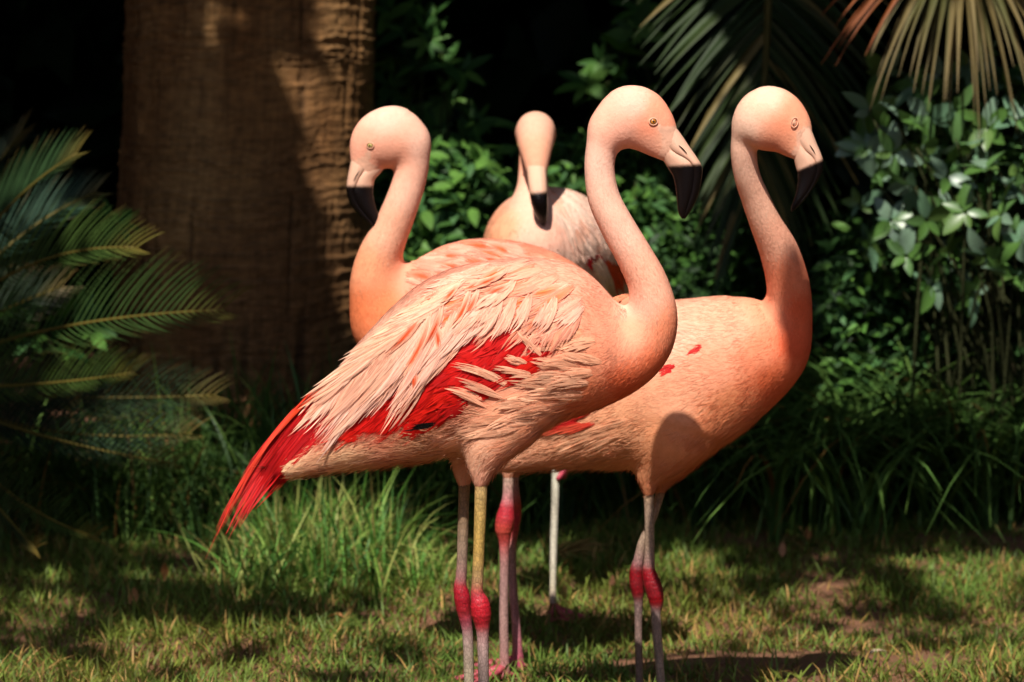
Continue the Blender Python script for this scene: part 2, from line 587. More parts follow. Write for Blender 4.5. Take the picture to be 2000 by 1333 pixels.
class Body:
    def __init__(s, Yc, chains, ctrl, k=(0.03,)):
        """chains of (px, py, r_px, dy, ysc); ctrl rows (px, py, rgb, (dx, dy), length in mm)"""
        s.Yc = Yc
        cs = []
        for ch in chains:
            A = np.array(ch, float)
            P = at(A[:, 0], A[:, 1], Yc + A[:, 3])
            rr = A[:, 2] * (Yc + A[:, 3]) / FPX
            cs.append(catmull(np.concatenate([P, rr[:, None], A[:, 4:5]], 1), 5))
        lo = np.min([(c[:, :3] - c[:, 3:4]).min(0) for c in cs], 0) - 0.02
        hi = np.max([(c[:, :3] + c[:, 3:4]).max(0) for c in cs], 0) + 0.02
        s.ax = [np.arange(lo[k_], hi[k_] + H, H) for k_ in range(3)]
        D = None
        for n, c in enumerate(cs):
            f = np.full(tuple(len(g) for g in s.ax), 0.06, np.float32)
            chain_field(f, s.ax, c)
            D = f if D is None else smin(D, f, k[min(n - 1, len(k) - 1)])
        s.D = D
        s.lo = np.array([g[0] for g in s.ax])
        s.V, s.Q = surface_nets(D, s.ax)
        s.c = np.array([list(r[0:2]) for r in ctrl], float)
        s.ccol = np.array([lin(r[2]) for r in ctrl]) * np.array([1.05, 0.905, 0.825])
        s.cdir = norm(np.array([r[3] for r in ctrl], float))
        s.clen = np.array([r[4] for r in ctrl], float)
        # depth of the camera side of the body over an (x, z) grid
        ins = D < 0
        has = ins.any(1)
        iy = ins.argmax(1)
        Hm = np.where(has, s.ax[1][iy], np.nan)
        for _ in range(70):
            bad = np.isnan(Hm)
            if not bad.any():
                break
            p = np.pad(Hm, 1, constant_values=np.nan)
            st = np.stack([p[:-2, 1:-1], p[2:, 1:-1], p[1:-1, :-2], p[1:-1, 2:]])
            ok = ~np.isnan(st)
            n = ok.sum(0)
            mean = np.where(ok, st, 0).sum(0) / np.maximum(n, 1)
            Hm = np.where(bad & (n > 0), mean, Hm)
        Hm = np.where(np.isnan(Hm), Yc, Hm)
        for _ in range(10):
            p = np.pad(Hm, 1, mode='edge')
            Hm = (p[:-2, 1:-1] + p[2:, 1:-1] + p[1:-1, :-2] + p[1:-1, 2:] + 2 * Hm) / 6
        s.Hm = Hm

    def front(s, x, z):
        u = np.clip((x - s.lo[0]) / H, 0, s.Hm.shape[0] - 1.01)
        w = np.clip((z - s.lo[2]) / H, 0, s.Hm.shape[1] - 1.01)
        i, j = u.astype(int), w.astype(int)
        a, b = u - i, w - j
        m = s.Hm
        return m[i, j] * (1 - a) * (1 - b) + m[i + 1, j] * a * (1 - b) + m[i, j + 1] * (1 - a) * b + m[i + 1, j + 1] * a * b

    def on(s, px, py, off=0.0):
        """the point on the camera side of the plumage seen at a pixel"""
        Y = np.full(np.shape(px), s.Yc - 0.05)
        for _ in range(4):
            P = at(px, py, Y)
            Y = s.front(P[..., 0], P[..., 2]) - off
        return at(px, py, Y)

    def sdf(s, P):
        g = (P - s.lo) / H
        g = np.clip(g, 0, np.array(s.D.shape) - 1.01)
        i = g.astype(int)
        f = g - i
        r = 0
        for a in (0, 1):
            for b in (0, 1):
                for c in (0, 1):
                    w = (f[:, 0] if a else 1 - f[:, 0]) * (f[:, 1] if b else 1 - f[:, 1]) * (f[:, 2] if c else 1 - f[:, 2])
                    r = r + w * s.D[i[:, 0] + a, i[:, 1] + b, i[:, 2] + c]
        return r

    def grad(s, P):
        e = H * 1.5
        return norm(np.stack([s.sdf(P + np.eye(3)[k] * e) - s.sdf(P - np.eye(3)[k] * e) for k in range(3)], -1))

    skin = None
    skin_col = (244, 186, 156)

    def bare(s, P):
        m = np.zeros(len(P), bool)
        if s.skin is None:
            return m
        x, y = pix(P)
        poly = s.skin
        for i in range(len(poly)):
            (xa, ya), (xb, yb) = poly[i], poly[(i + 1) % len(poly)]
            if ya == yb:
                continue
            m ^= ((ya > y) != (yb > y)) & (x < (xb - xa) * (y - ya) / (yb - ya) + xa)
        return m

    def look(s, P):
        px, py = pix(P)
        d2 = (px[:, None] - s.c[:, 0]) ** 2 + (py[:, None] - s.c[:, 1]) ** 2 + 150
        w = d2 ** -1.7
        w /= w.sum(1, keepdims=True)
        c = w @ s.ccol
        b = s.bare(P)
        c[b] = lin(s.skin_col) * (0.86 + 0.28 * vnoise(P[b] * 180, 77))[:, None]
        return c, w @ s.cdir, w @ s.clen

    def plumage(s, n, width=1.5, lift=1.0, seed=1, keep=None):
        """fine overlapping feather tips all over the bird"""
        r = np.random.default_rng(seed)
        Q, V = s.Q, s.V
        a = np.linalg.norm(np.cross(V[Q[:, 2]] - V[Q[:, 0]], V[Q[:, 3]] - V[Q[:, 1]]), axis=1)
        cen0 = V[Q].mean(1)
        _, _, ln = s.look(cen0)
        a = a / (ln + 4)
        f = r.choice(len(Q), n, p=a / a.sum())
        w = r.dirichlet((1, 1, 1, 1), n)
        P0 = (V[Q[f]] * w[..., None]).sum(1)
        P0 = P0[~s.bare(P0)]
        n = len(P0)
        N = s.grad(P0)
        c, d, L = s.look(P0)
        pxy = np.stack(pix(P0), -1)
        flow = d[:, 0:1] * RT + (-d[:, 1:2]) * np.array([0, 0, 1.0])
        swirl = (vnoise(P0 * 16, seed + 5) - 0.5) * 0.8 + r.normal(0, 0.12, n)
        T = norm(flow - (flow * N).sum(1, keepdims=True) * N)
        B = np.cross(N, T)
        T = norm(T * np.cos(swirl)[:, None] + B * np.sin(swirl)[:, None])
        B = np.cross(N, T)
        L = L * 0.00135 * r.uniform(0.6, 1.3, n)
        S = 4
        tt = np.linspace(0, 1, S)
        loose = (r.random(n) < 0.12) * r.uniform(0.5, 2.2, n)
        fluff = np.clip(-N[:, 2] - 0.35, 0, 1) * 0.28 * (r.random(n) < 0.5) * np.clip((L - 0.018) / 0.012, 0, 1)
        pts, nrm = [], []
        bend = r.normal(0, 0.18, n)
        for t in tt:
            p = P0 + T * (L * t)[:, None] + B * (L * bend * t * t)[:, None]
            g = s.grad(p)
            up = (-0.0010 + t * (0.0011 + 0.00012 * loose + (0.022 + fluff) * np.clip(L - .006, 0, 1) * lift * r.uniform(0.3, 1.6, n)))
            pts.append(p - g * s.sdf(p)[:, None] + g * up[:, None])
            nrm.append(g)
        P = np.stack(pts, 1)
        W = np.minimum(width * 0.001 * r.uniform(0.6, 1.3, n), L * 0.22)[:, None] * np.array([0.7, 1.0, 0.75, 0.1])[None]
        Vv, q, C = ribbons(P, W, B)
        q = q[:, ::-1] if np.median(((np.cross(Vv[q[:, 1]] - Vv[q[:, 0]], Vv[q[:, 3]] - Vv[q[:, 0]])) * np.repeat(N, S - 1, 0)).sum(1)) < 0 else q
        Nn = np.repeat(np.stack(nrm, 1)[:, :, None], 2, 2)
        jit = np.clip(L / 0.020, 0.35, 1.0)[:, None, None, None]
        Nn = norm(Nn + jit * (0.10 * r.normal(0, 1, (n, 1, 1, 3)) + np.array([-0.18, 0.18])[None, None, :, None] * B[:, None, None, :]))
        v = r.normal(1.0, 0.07, (n, 1)) * (1 + 0.08 * (vnoise(P0 * 60, seed + 9) - 0.5))[:, None]
        hue = r.normal(0, 0.035, (n, 1)) * np.array([[-0.2, 0.6, 1.0]])
        cc = np.clip(c * v * (1 + hue), 0, 0.95)
        cc = np.repeat(cc[:, None], S * 2, 1).reshape(-1, 3)
        return Vv, q, cc, Nn.reshape(-1, 3)


TINT = np.array([1.05, 0.905, 0.825])
ALB = 0.82     # from the colour a sunlit feather shows to its base colour


def feather(body, parent, pts, w, off0, off1, c0, c1, rag=0.25, seed=0, rows=9, cols=7, name='feather', streak=None, pointy=0.6, camber=0.03, strands=16, sw=0.8):
    """one feather lying on the bird: centre line given as pixels root > mid > tip"""
    r = np.random.default_rng(seed)
    (x0, y0), (x1, y1), (x2, y2) = pts
    L = math.hypot(x2 - x0, y2 - y0)
    u = np.linspace(-1, 1, cols)
    endv = 1 - np.abs(u) ** 1.6 * pointy * min(0.5, 1.6 * w / L + 0.12) - rag * min(0.12, 5 / L + 0.03) * r.random(cols)
    T = np.linspace(0, 1, rows)[:, None] * endv[None, :]
    prof = np.clip(0.08 + 2.2 * T, 0, 1) * np.clip((1.02 - T) / 0.34, 0.03, 1) ** 0.55
    cx = (1 - T) ** 2 * x0 + 2 * T * (1 - T) * x1 + T * T * x2
    cy = (1 - T) ** 2 * y0 + 2 * T * (1 - T) * y1 + T * T * y2
    tx = 2 * (1 - T) * (x1 - x0) + 2 * T * (x2 - x1)
    ty = 2 * (1 - T) * (y1 - y0) + 2 * T * (y2 - y1)
    l = np.hypot(tx, ty) + 1e-6
    wob = 1 + 0.10 * (r.random((rows, 1)) - 0.5)
    hw = 0.5 * w * prof * wob * u[None, :]
    px = cx - ty / l * hw
    py = cy + tx / l * hw
    mm = body.Yc / FPX
    dip = 0.006 * np.clip(1 - T / 0.22, 0, 1) ** 1.5
    off = off0 - dip + (off1 - off0) * T + camber * w * mm * (1 - u[None, :] ** 2) * np.minimum(1, 3 * T) + r.normal(0, 0.0003, (rows, cols))
    V = body.on(px, py, off)
    i = np.arange(rows * cols).reshape(rows, cols)
    q = np.stack([i[:-1, :-1], i[1:, :-1], i[1:, 1:], i[:-1, 1:]], -1).reshape(-1, 4)
    a, b = lin(c0) * ALB * TINT, lin(c1) * ALB * TINT
    f = T[..., None]
    c = a * (1 - f) + b * f
    c = c * (1 + 0.10 * (r.random((1, cols, 1)) - 0.5) + 0.05 * (1 - np.abs(u))[None, :, None])
    if streak is not None:
        m = np.exp(-(u / 0.55) ** 2)[None, :, None] * np.clip((T[..., None] - 0.25) * 3, 0, 1) * np.clip((1.0 - T[..., None]) * 4, 0, 1)
        c = c * (1 - m) + lin(streak) * ALB * TINT * m
    tone = r.normal(1, 0.05)
    c = np.clip(c * tone, 0, 0.95).reshape(-1, 3)
    V = V.reshape(-1, 3)
    # loose barbs on top of the vane and past its edges
    ns = int(strands)
    if ns:
        t0 = r.uniform(0.15, 0.72, ns)
        u0 = r.uniform(-0.75, 0.75, ns)
        dt = r.uniform(0.24, 0.44, ns)
        du = u0 * r.uniform(0.1, 0.5, ns) + r.normal(0, 0.10, ns)
        k = np.linspace(0, 1, 4)
        tt = t0[:, None] + dt[:, None] * k
        uu = u0[:, None] + du[:, None] * k ** 1.5
        tt = np.minimum(tt, 1.10 - 0.22 * np.abs(uu) ** 1.5 * pointy + 0.02 * k)
        pf = np.clip(0.08 + 2.2 * np.clip(tt, 0, 1), 0, 1) * np.clip((1.08 - tt) / 0.36, 0.05, 1) ** 0.55

        def ctr(t):
            return (1 - t) ** 2 * x0 + 2 * t * (1 - t) * x1 + t * t * x2, (1 - t) ** 2 * y0 + 2 * t * (1 - t) * y1 + t * t * y2
        bx, by = ctr(tt)
        ex, ey = ctr(tt + 0.01)
        gx, gy = ex - bx, ey - by
        gl = np.hypot(gx, gy) + 1e-6
        sx, sy = bx - gy / gl * 0.5 * w * pf * uu, by + gx / gl * 0.5 * w * pf * uu
        so = off0 - 0.006 * np.clip(1 - tt / 0.22, 0, 1) ** 1.5 + (off1 - off0) * tt + camber * w * mm * (1 - np.clip(uu, -1, 1) ** 2) * np.minimum(1, 3 * tt) + 0.0003 + 0.0003 * k * r.uniform(0.2, 1, (ns, 1))
        qx, qy = np.gradient(sx, axis=1), np.gradient(sy, axis=1)
        ql = np.hypot(qx, qy) + 1e-6
        hwid = (r.uniform(1.1, 2.3, (ns, 1)) * sw) * np.array([0.6, 1, 0.75, 0.08])
        SV = np.stack([body.on(sx - qy / ql * hwid * e, sy + qx / ql * hwid * e, so) for e in (-1, 1)], 2)
        si = np.arange(ns * 8).reshape(ns, 4, 2) + len(V)
        sq = np.stack([si[:, :-1, 0], si[:, 1:, 0], si[:, 1:, 1], si[:, :-1, 1]], -1).reshape(-1, 4)
        fc = np.clip(tt, 0, 1)[..., None]
        scol = a * (1 - fc) + b * fc
        if streak is not None:
            ms = np.exp(-(uu / 0.55) ** 2)[..., None] * np.clip((fc - 0.25) * 3, 0, 1) * np.clip((1.0 - fc) * 4, 0, 1)
            scol = scol * (1 - ms) + lin(streak) * ALB * TINT * ms
        scol = scol * tone * r.normal(1.0, 0.10, (ns, 1, 1)) * (1 + r.normal(0, 0.03, (ns, 1, 1)) * np.array([-0.2, 0.6, 1.0]))
        scol = np.repeat(np.clip(scol, 0, 0.95)[:, :, None], 2, 2).reshape(-1, 3)
        V = np.concatenate([V, SV.reshape(-1, 3)])
        q = np.concatenate([q, sq])
        c = np.concatenate([c, scol])
    g = body.grad(V)
    far = body.sdf(V)
    g = np.where((far > 0.02)[:, None] | (np.abs(g).sum(1) < 0.5)[:, None], norm(np.array([-0.25, -0.85, 0.45])), g)
    nv = rows * cols
    jit = np.zeros_like(V)
    across = np.tile(np.linspace(-1, 1, cols), rows)[:, None]
    sd_ = norm(V[nv - 1 - cols // 2] - V[cols // 2])
    lat = norm(np.cross(g[:nv], sd_))
    jit[:nv] = lat * across * -0.22
    if ns:
        jit[nv:] = np.repeat(r.normal(0, 0.14, (ns, 3)), 8, 0)
    fn = np.cross(V[q[:, 1]] - V[q[:, 0]], V[q[:, 3]] - V[q[:, 0]])
    flip = (fn * g[q[:, 0]]).sum(1) < 0
    q = np.where(flip[:, None], q[:, ::-1], q)
    UV = np.zeros((len(V), 2))
    UV[:nv, 0] = across[:, 0]
    UV[:nv, 1] = np.repeat(np.linspace(0, 1, rows), cols)
    UV[nv:, 1] = 0.3
    me = mesh_np(name, V, q, col=c, mats=[M_FEATHER], uv=UV)
    if len(me.vertices) == len(V):
        me.normals_split_custom_set_from_vertices(norm(g + jit))
    return link(name, me, parent)


def inside(poly, x, y):
    k = False
    n = len(poly)
    for i in range(n):
        (xa, ya), (xb, yb) = poly[i], poly[(i + 1) % n]
        if (ya > y) != (yb > y) and x < (xb - xa) * (y - ya) / (yb - ya) + xa:
            k = not k
    return k


def scatter(poly, n, rnd, mind):
    xs = [p[0] for p in poly]
    ys = [p[1] for p in poly]
    out = []
    for _ in range(n * 60):
        x, y = rnd.uniform(min(xs), max(xs)), rnd.uniform(min(ys), max(ys))
        if inside(poly, x, y) and all((x - a) ** 2 + (y - b) ** 2 > mind * mind for a, b in out):
            out.append((x, y))
            if len(out) == n:
                break
    return out


# ------------------------------------------------------------------ legs, feet, bills, eyes
LEG_PINK = (196, 150, 146)
HOCK = (190, 30, 62)


def leg_geo(bag, Yl, stations, cols):
    """one leg from thigh to ground: stations (px, py, rx, ry); the last one is dropped on the ground"""
    A = np.array(stations, float)
    C = np.array([lin(c) for c in cols]) * 0.72
    D = catmull(np.concatenate([A, C], 1), 7)
    P = at(D[:, 0], D[:, 1], Yl)
    s = Yl / FPX
    rr = np.maximum(D[:, 2:4], 2) * s
    k = np.arange(len(P))
    rr = rr * (1 + 0.015 * RNG.normal(0, 1, (len(P), 1)))
    V, q, t = tube(P, rr, 14)
    n = len(P)
    cc = np.concatenate([np.repeat(D[:, 4:7], 14, 0), D[:1, 4:7], D[-1:, 4:7]])
    cc = np.clip(cc * RNG.normal(1, 0.10, (len(cc), 1)), 0, 0.9)
    bag.add(V, q, t, cc)
    return P[-1]


def foot_geo(bag, p, yaw, size=0.085, col=(196, 84, 96)):
    """three webbed front toes and a small hind toe on the ground"""
    zg = float(ground_z(p[0], p[1]))
    base = np.array([p[0], p[1], zg + 0.012])
    c = lin(col) * 0.7
    tips = []
    for k, (a, L) in enumerate(((-0.62, 0.86), (0.0, 1.0), (0.62, 0.86))):
        d = np.array([math.cos(yaw + a), math.sin(yaw + a), 0])
        ts = np.linspace(0, 1, 8)
        P = base + d * (ts * L * size)[:, None]
        P[:, 2] = zg + 0.016 * (1 - ts) ** 1.5 + 0.007
        R = 0.0072 * (1 - 0.45 * ts) * (1 + 0.16 * np.cos(ts * 16))
        V, q, t = tube(P, R, 8)
        bag.add(V, q, t, c * (1.0 + 0.1 * k))
        tips.append(P)
    for A, B in ((tips[0], tips[1]), (tips[1], tips[2])):
        n = len(A)
        w = np.linspace(0, 1, 5)
        G = A[:, None] * (1 - w)[None, :, None] + B[:, None] * w[None, :, None]
        G = base * 0.0 + G
        pull = 1 - 0.30 * np.sin(np.pi * w)[None, :, None] * np.linspace(0, 1, n)[:, None, None]
        G = base + (G - base) * pull
        G[..., 2] = np.minimum(G[..., 2], zg + 0.009)
        i = np.arange(n * 5).reshape(n, 5)
        q = np.stack([i[:-1, :-1], i[1:, :-1], i[1:, 1:], i[:-1, 1:]], -1).reshape(-1, 4)
        bag.add(G.reshape(-1, 3), q, None, c * 1.1)
    d = -np.array([math.cos(yaw), math.sin(yaw), 0])
    ts = np.linspace(0, 1, 4)
    P = base + d * (ts * 0.02)[:, None]
    P[:, 2] = zg + 0.014 - 0.006 * ts
    V, q, t = tube(P, 0.005 * (1 - 0.5 * ts), 6)
    bag.add(V, q, t, c)


def mandible(A, Bp, w, wdir, n=16):
    """lofted half bill: a rounded outer side from the mouth line out to the contour, closed by a convex palate"""
    S = len(A)
    k = n // 2 + 1
    ph = np.linspace(-np.pi / 2, np.pi / 2, k)
    out_h, out_w = np.cos(ph) ** 0.85, np.sin(ph)
    pw = np.linspace(1, -1, n - k + 2)[1:-1]
    h = np.concatenate([out_h, -0.22 * (1 - pw ** 2)])
    ww = np.concatenate([out_w, pw * 0.96])
    hv = A - Bp
    V = Bp[:, None] + hv[:, None] * h[None, :, None] + wdir * (w[:, None] * ww[None])[..., None]
    i = np.arange(S * n).reshape(S, n)
    j = np.roll(i, -1, 1)
    q = np.stack([i[:-1], j[:-1], j[1:], i[1:]], -1).reshape(-1, 4)
    mid = Bp + hv * 0.4
    V = np.concatenate([V.reshape(-1, 3), mid[:1], mid[-1:]])
    c0, c1 = S * n, S * n + 1
    t = np.concatenate([np.stack([np.full(n, c0), j[0], i[0]], 1), np.stack([np.full(n, c1), i[-1], j[-1]], 1)])
    return V, q, t


def bill(parent, Y, T, M, Bt, w, line, wdir=(0, 1.0, 0), dT=0, dM=0, dB=0, nostril=None):
    T, M, Bt = (catmull(np.array(a, float), 3) for a in (T, M, Bt))
    w = catmull(np.array(w, float)[:, None], 3)[:, 0] * Y / FPX
    f = lambda a, d: at(a[:, 0], a[:, 1], Y + (catmull(np.array(d, float)[:, None], 3)[:, 0] if np.ndim(d) else d))
    PT, PM, PB = f(T, dT), f(M, dM), f(Bt, dB)
    wd = np.array(wdir)
    root = None
    for nm, A, B_, gap, kw in (('upper_bill', PT, PM, 0.085, 0.92), ('lower_bill', PB, PM, 0.035, 0.86)):
        Mg = B_ + (A - B_) * gap
        V, q, t = mandible(A, Mg, w * kw, wd)
        px, py = pix(V)
        blk = py - (line[1] + (px - line[0]) * line[2])
        root = link(nm, mesh_np(nm, V, q, t, mats=[M_BILL], attrs={'blk': blk}), parent)
    if nostril is not None:
        (xa, ya), (xb, yb) = nostril
        k = np.linspace(0, 1, 7)
        P = at(xa + (xb - xa) * k, ya + (yb - ya) * k, Y - w[3] * 0.78)
        V, q, t = tube(P, np.stack([0.0011 * np.sin(np.pi * (0.08 + 0.84 * k)), 0.0030 + 0 * k], 1), 8)
        link('nostril', mesh_np('nostril', V, q, t, mats=[M_PUPIL]), parent)
    return PT, PM, PB


def ball(name, c, r, mat, parent, sq=(1, 1, 1), seg=16):
    u = np.linspace(0, np.pi, 10)
    v = np.linspace(0, 2 * np.pi, seg, endpoint=False)
    P = np.stack([np.sin(u)[:, None] * np.cos(v), np.sin(u)[:, None] * np.sin(v), np.cos(u)[:, None] + 0 * v], -1) * np.array(sq) * r + c
    i = np.arange(10 * seg).reshape(10, seg)
    j = np.roll(i, -1, 1)
    q = np.stack([i[:-1], i[1:], j[1:], j[:-1]], -1).reshape(-1, 4)
    return link(name, mesh_np(name, P.reshape(-1, 3), q, mats=[mat]), parent)


def ring(name, c, r, thick, mat, parent, nrm, squash=1.0, tilt=0.0):
    nrm = norm(np.array(nrm, float))
    a = norm(np.cross(nrm, np.array([0, 0, 1.0])))
    b = np.cross(a, nrm)
    a, b = a * math.cos(tilt) + b * math.sin(tilt), b * math.cos(tilt) - a * math.sin(tilt)
    th = np.linspace(0, 2 * np.pi, 20, endpoint=False)
    ph = np.linspace(0, 2 * np.pi, 8, endpoint=False)
    rad = a * np.cos(th)[:, None] + b * (np.sin(th) * squash)[:, None]
    P = c + rad[:, None] * (r + thick * np.cos(ph))[None, :, None] + nrm * (thick * np.sin(ph))[None, :, None]
    i = np.arange(160).reshape(20, 8)
    j, k, l = np.roll(i, -1, 0), np.roll(np.roll(i, -1, 0), -1, 1), np.roll(i, -1, 1)
    return link(name, mesh_np(name, P.reshape(-1, 3), np.stack([i, j, k, l], -1).reshape(-1, 4), mats=[mat]), parent)


def eye(body, parent, px, py, mat, r=0.0042, closed=False):
    p = body.on(np.array(px), np.array(py))
    for _ in range(3):
        n = body.grad(p[None])[0]
        p = p - n * body.sdf(p[None])[0]
    p = p + n * 0.0012
    if closed:
        e = ball('eye', p - n * 0.002, r, M_LID, parent, sq=(0.8, 0.6, 1.25))
        ring('eyelid', p + n * 0.0002, r * 0.8, 0.0009, M_RIM, e, n, 0.18, 0.5 + math.pi / 2)
        ring('eyelid', p + n * 0.0005, r * 1.5, 0.0010, M_LID, e, n, 0.7, 0.35 + math.pi / 2)
        return
    c = p - n * r * 0.72
    e = ball('eye', c, r, mat, parent)
    ball('pupil', c + n * r * 0.60, r * 0.44, M_PUPIL, e)
    ring('eyelid', p - n * 0.0006, r * 0.80, 0.0010, M_RIM, e, n, 0.82)
    ring('eyelid', p - n * 0.0006, r * 1.05, 0.0012, M_LID, e, n, 0.82)


def finish_bird(name, label, body, legs, n_down, seed, keep=None, width=1.5, foot_yaw=0.0):
    """body, neck, head, legs and feet as one mesh, with the fine plumage as its child"""
    c, _, _ = body.look(body.V)
    c = np.clip(c * ALB, 0, 0.9)
    bag = Bag()
    for Yl, st, cl, yaw, grounded in legs:
        p = leg_geo(bag, Yl, st, cl)
        if grounded:
            foot_geo(bag, p, yaw)
        else:
            foot_geo_up(bag, p)
    LV, LC = np.concatenate(bag.V), np.concatenate(bag.C)
    LQ, LT = np.concatenate(bag.Q), np.concatenate(bag.T)
    nb = len(body.V)
    V = np.concatenate([body.V, LV])
    Q = np.concatenate([body.Q, LQ + nb])
    mi = np.concatenate([np.zeros(len(body.Q)), np.ones(len(LQ)), np.ones(len(LT))])
    base = (float(np.mean([l_[0] for l_ in [(p,) for p in [body.V[:, 0].mean()]]])), body.Yc, 0.0)
    me = mesh_np(name, V, Q, LT + nb, np.concatenate([c, LC]), [M_BODY, M_LEG], midx=mi)
    o = link(name, me, None, label=label, category='flamingo', group='flamingos standing on the lawn')
    Vv, q, cc, Nn = body.plumage(n_down, width, seed=seed, keep=keep)
    dm = mesh_np('down_plumage', Vv, q, col=np.clip(cc * ALB, 0, 0.95), mats=[M_DOWN])
    dm.normals_split_custom_set_from_vertices(Nn)
    d = link('down_plumage', dm, o, kind='stuff')
    return o


def leg_rows(gy, *rows):
    """rows (px, py, rx, colour); the last row goes to ground level"""
    st = [(r[0], r[1] if r[1] is not None else gy, r[2], r[2] * (r[4] if len(r) > 4 else 1.0)) for r in rows]
    return st, [r[3] for r in rows]


def foot_geo_up(bag, p):
    """a folded foot tucked against the belly"""
    c = lin((200, 70, 90)) * 0.9
    for a in (-0.3, 0.0, 0.3):
        ts = np.linspace(0, 1, 6)
        P = p + np.stack([-0.012 * ts + a * 0.02 * ts, a * 0.03 * ts, -0.022 * ts], -1)
        V, q, t = tube(P, 0.006 * (1 - 0.4 * ts), 7)
        bag.add(V, q, t, c)


# ================================================================== the front flamingo
def front_flamingo():
    Yc = 5.0
    torso = [(1120, 668, 112, 0, .82), (1060, 668, 150, 0, .80), (985, 690, 163, 0, .78), (900, 728, 155, 0, .76), (830, 775, 125, 0, .76),
             (760, 818, 92, 0, .76), (690, 852, 66, 0, .78), (625, 882, 44, 0, .8), (560, 915, 20, 0, .8)]
    wing = [(1085, 605, 92, 0, .95), (1000, 620, 114, 0, .88), (900, 655, 128, 0, .80), (800, 725, 112, 0, .74), (720, 780, 84, 0, .68),
            (650, 825, 52, 0, .6), (595, 850, 24, 0, .6)]
    neck = [(1120, 705, 95, 0, .9), (1190, 713, 68, 0, .95), (1238, 697, 56, -.005, 1), (1270, 662, 48, -.01, 1), (1281, 612, 42, -.015, 1),
            (1267, 555, 38.5, -.015, 1), (1242, 505, 36, -.015, 1), (1208, 446, 34, -.015, 1), (1180, 388, 31.5, -.015, 1),
            (1171, 330, 29.5, -.015, 1), (1177, 285, 32, -.015, .95), (1194, 251, 41, -.015, .85), (1225, 229, 55, -.015, .74)]
    head = [(1194, 251, 41, -.015, .85), (1236, 228, 59, -.015, .72), (1262, 243, 54, -.017, .70), (1285, 268, 40, -.02, .66), (1303, 290, 26, -.022, .66)]
    thigh = [(990, 790, 95, -.03, .8), (955, 862, 52, -.04, .9), (942, 908, 30, -.04, .9), (939, 944, 13, -.04, 1)]
    thigh2 = [(960, 800, 90, .03, .8), (925, 868, 48, .04, .9), (908, 915, 24, .04, .9), (906, 945, 11, .04, 1)]
    ctrl = [
        (1240, 200, (253, 206, 188), (-1, -.3), 5), (1302, 268, (250, 200, 172), (-1, -.6), 3), (1285, 215, (248, 172, 142), (-1, -.6), 4), (1268, 252, (246, 166, 136), (-1, -.5), 4), (1312, 246, (247, 170, 140), (-1, -.6), 3),
        (1215, 260, (252, 196, 174), (-1, .0), 5), (1270, 285, (251, 190, 164), (-1, -.4), 5), (1165, 320, (253, 212, 194), (-.2, 1), 7), (1175, 390, (253, 210, 190), (.3, 1), 8),
        (1205, 440, (252, 206, 186), (.45, 1), 9), (1265, 550, (250, 192, 166), (.35, 1), 10), (1240, 590, (250, 200, 178), (.2, 1), 10), (1310, 640, (245, 158, 120), (-.2, 1), 11), (1230, 650, (250, 178, 148), (-.4, .8), 11),
        (1290, 710, (240, 130, 86), (-.8, .8), 12), (1225, 745, (236, 120, 76), (-1, .4), 13), (1170, 700, (246, 166, 132), (-1, .1), 15),
        (1150, 770, (238, 148, 104), (-1, .4), 18), (1110, 600, (245, 178, 154), (-1, -.1), 20), (1160, 620, (244, 165, 135), (-1, -.2), 18), (1000, 520, (242, 180, 158), (-1, .15), 24),
        (1050, 750, (243, 186, 156), (-1, -.05), 28), (1000, 830, (240, 182, 146), (-1, .25), 32), (1080, 810, (238, 172, 132), (-1, .3), 26), (930, 890, (243, 194, 164), (-.6, 1), 22),
        (945, 930, (244, 190, 165), (-.2, 1), 16), (850, 870, (240, 190, 150), (-1, .2), 28), (700, 885, (240, 204, 164), (-1, .1), 26), (560, 925, (240, 208, 168), (-1, .35), 24),
        (800, 650, (243, 196, 172), (-.8, .6), 26), (650, 760, (242, 205, 180), (-.7, .7), 26), (950, 690, (212, 24, 16), (-.8, .5), 26), (800, 800, (196, 26, 24), (-.9, .4), 26),
        (880, 740, (210, 24, 18), (-.8, .5), 26), (690, 830, (196, 30, 28), (-.9, .4), 24)]
    b = Body(Yc, [torso, wing, neck, head, thigh, thigh2], ctrl, (0.02, 0.045, 0.012, 0.02, 0.02))
    b.skin = [(1281, 243), (1300, 248), (1322, 246), (1340, 262), (1322, 290), (1298, 320), (1284, 306), (1293, 290), (1295, 272)]
    gA, gB = ground_py(Yc - .04), ground_py(Yc + .04)
    Y1, Y2 = (206, 168, 88), (196, 166, 120)
    near = leg_rows(gA - 14, (942, 905, 13, (225, 180, 140)), (940, 940, 12.5, (214, 176, 120)), (938, 1000, 12, (204, 168, 96)), (935, 1080, 11.5, (200, 162, 88)), (933, 1130, 11.5, (192, 150, 104)),
                    (932, 1158, 13, (200, 70, 72)), (937, 1178, 19, (206, 34, 48)), (940, 1200, 20, (200, 32, 46)), (942, 1222, 15, (186, 60, 66)), (943, 1245, 12, LEG_PINK),
                    (944, 1300, 11, (196, 168, 158)), (946, 1400, 11, (196, 165, 150)), (948, None, 13, (205, 90, 110)))
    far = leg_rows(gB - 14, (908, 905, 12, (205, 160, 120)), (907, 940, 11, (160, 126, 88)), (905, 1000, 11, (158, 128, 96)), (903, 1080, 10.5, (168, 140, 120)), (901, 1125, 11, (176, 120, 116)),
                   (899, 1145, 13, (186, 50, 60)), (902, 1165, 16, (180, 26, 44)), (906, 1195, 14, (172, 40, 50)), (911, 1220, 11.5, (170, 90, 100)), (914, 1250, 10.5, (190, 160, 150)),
                   (916, 1330, 10.5, (196, 178, 150)), (917, 1420, 10.5, (190, 165, 150)), (918, None, 12, (205, 90, 110)))
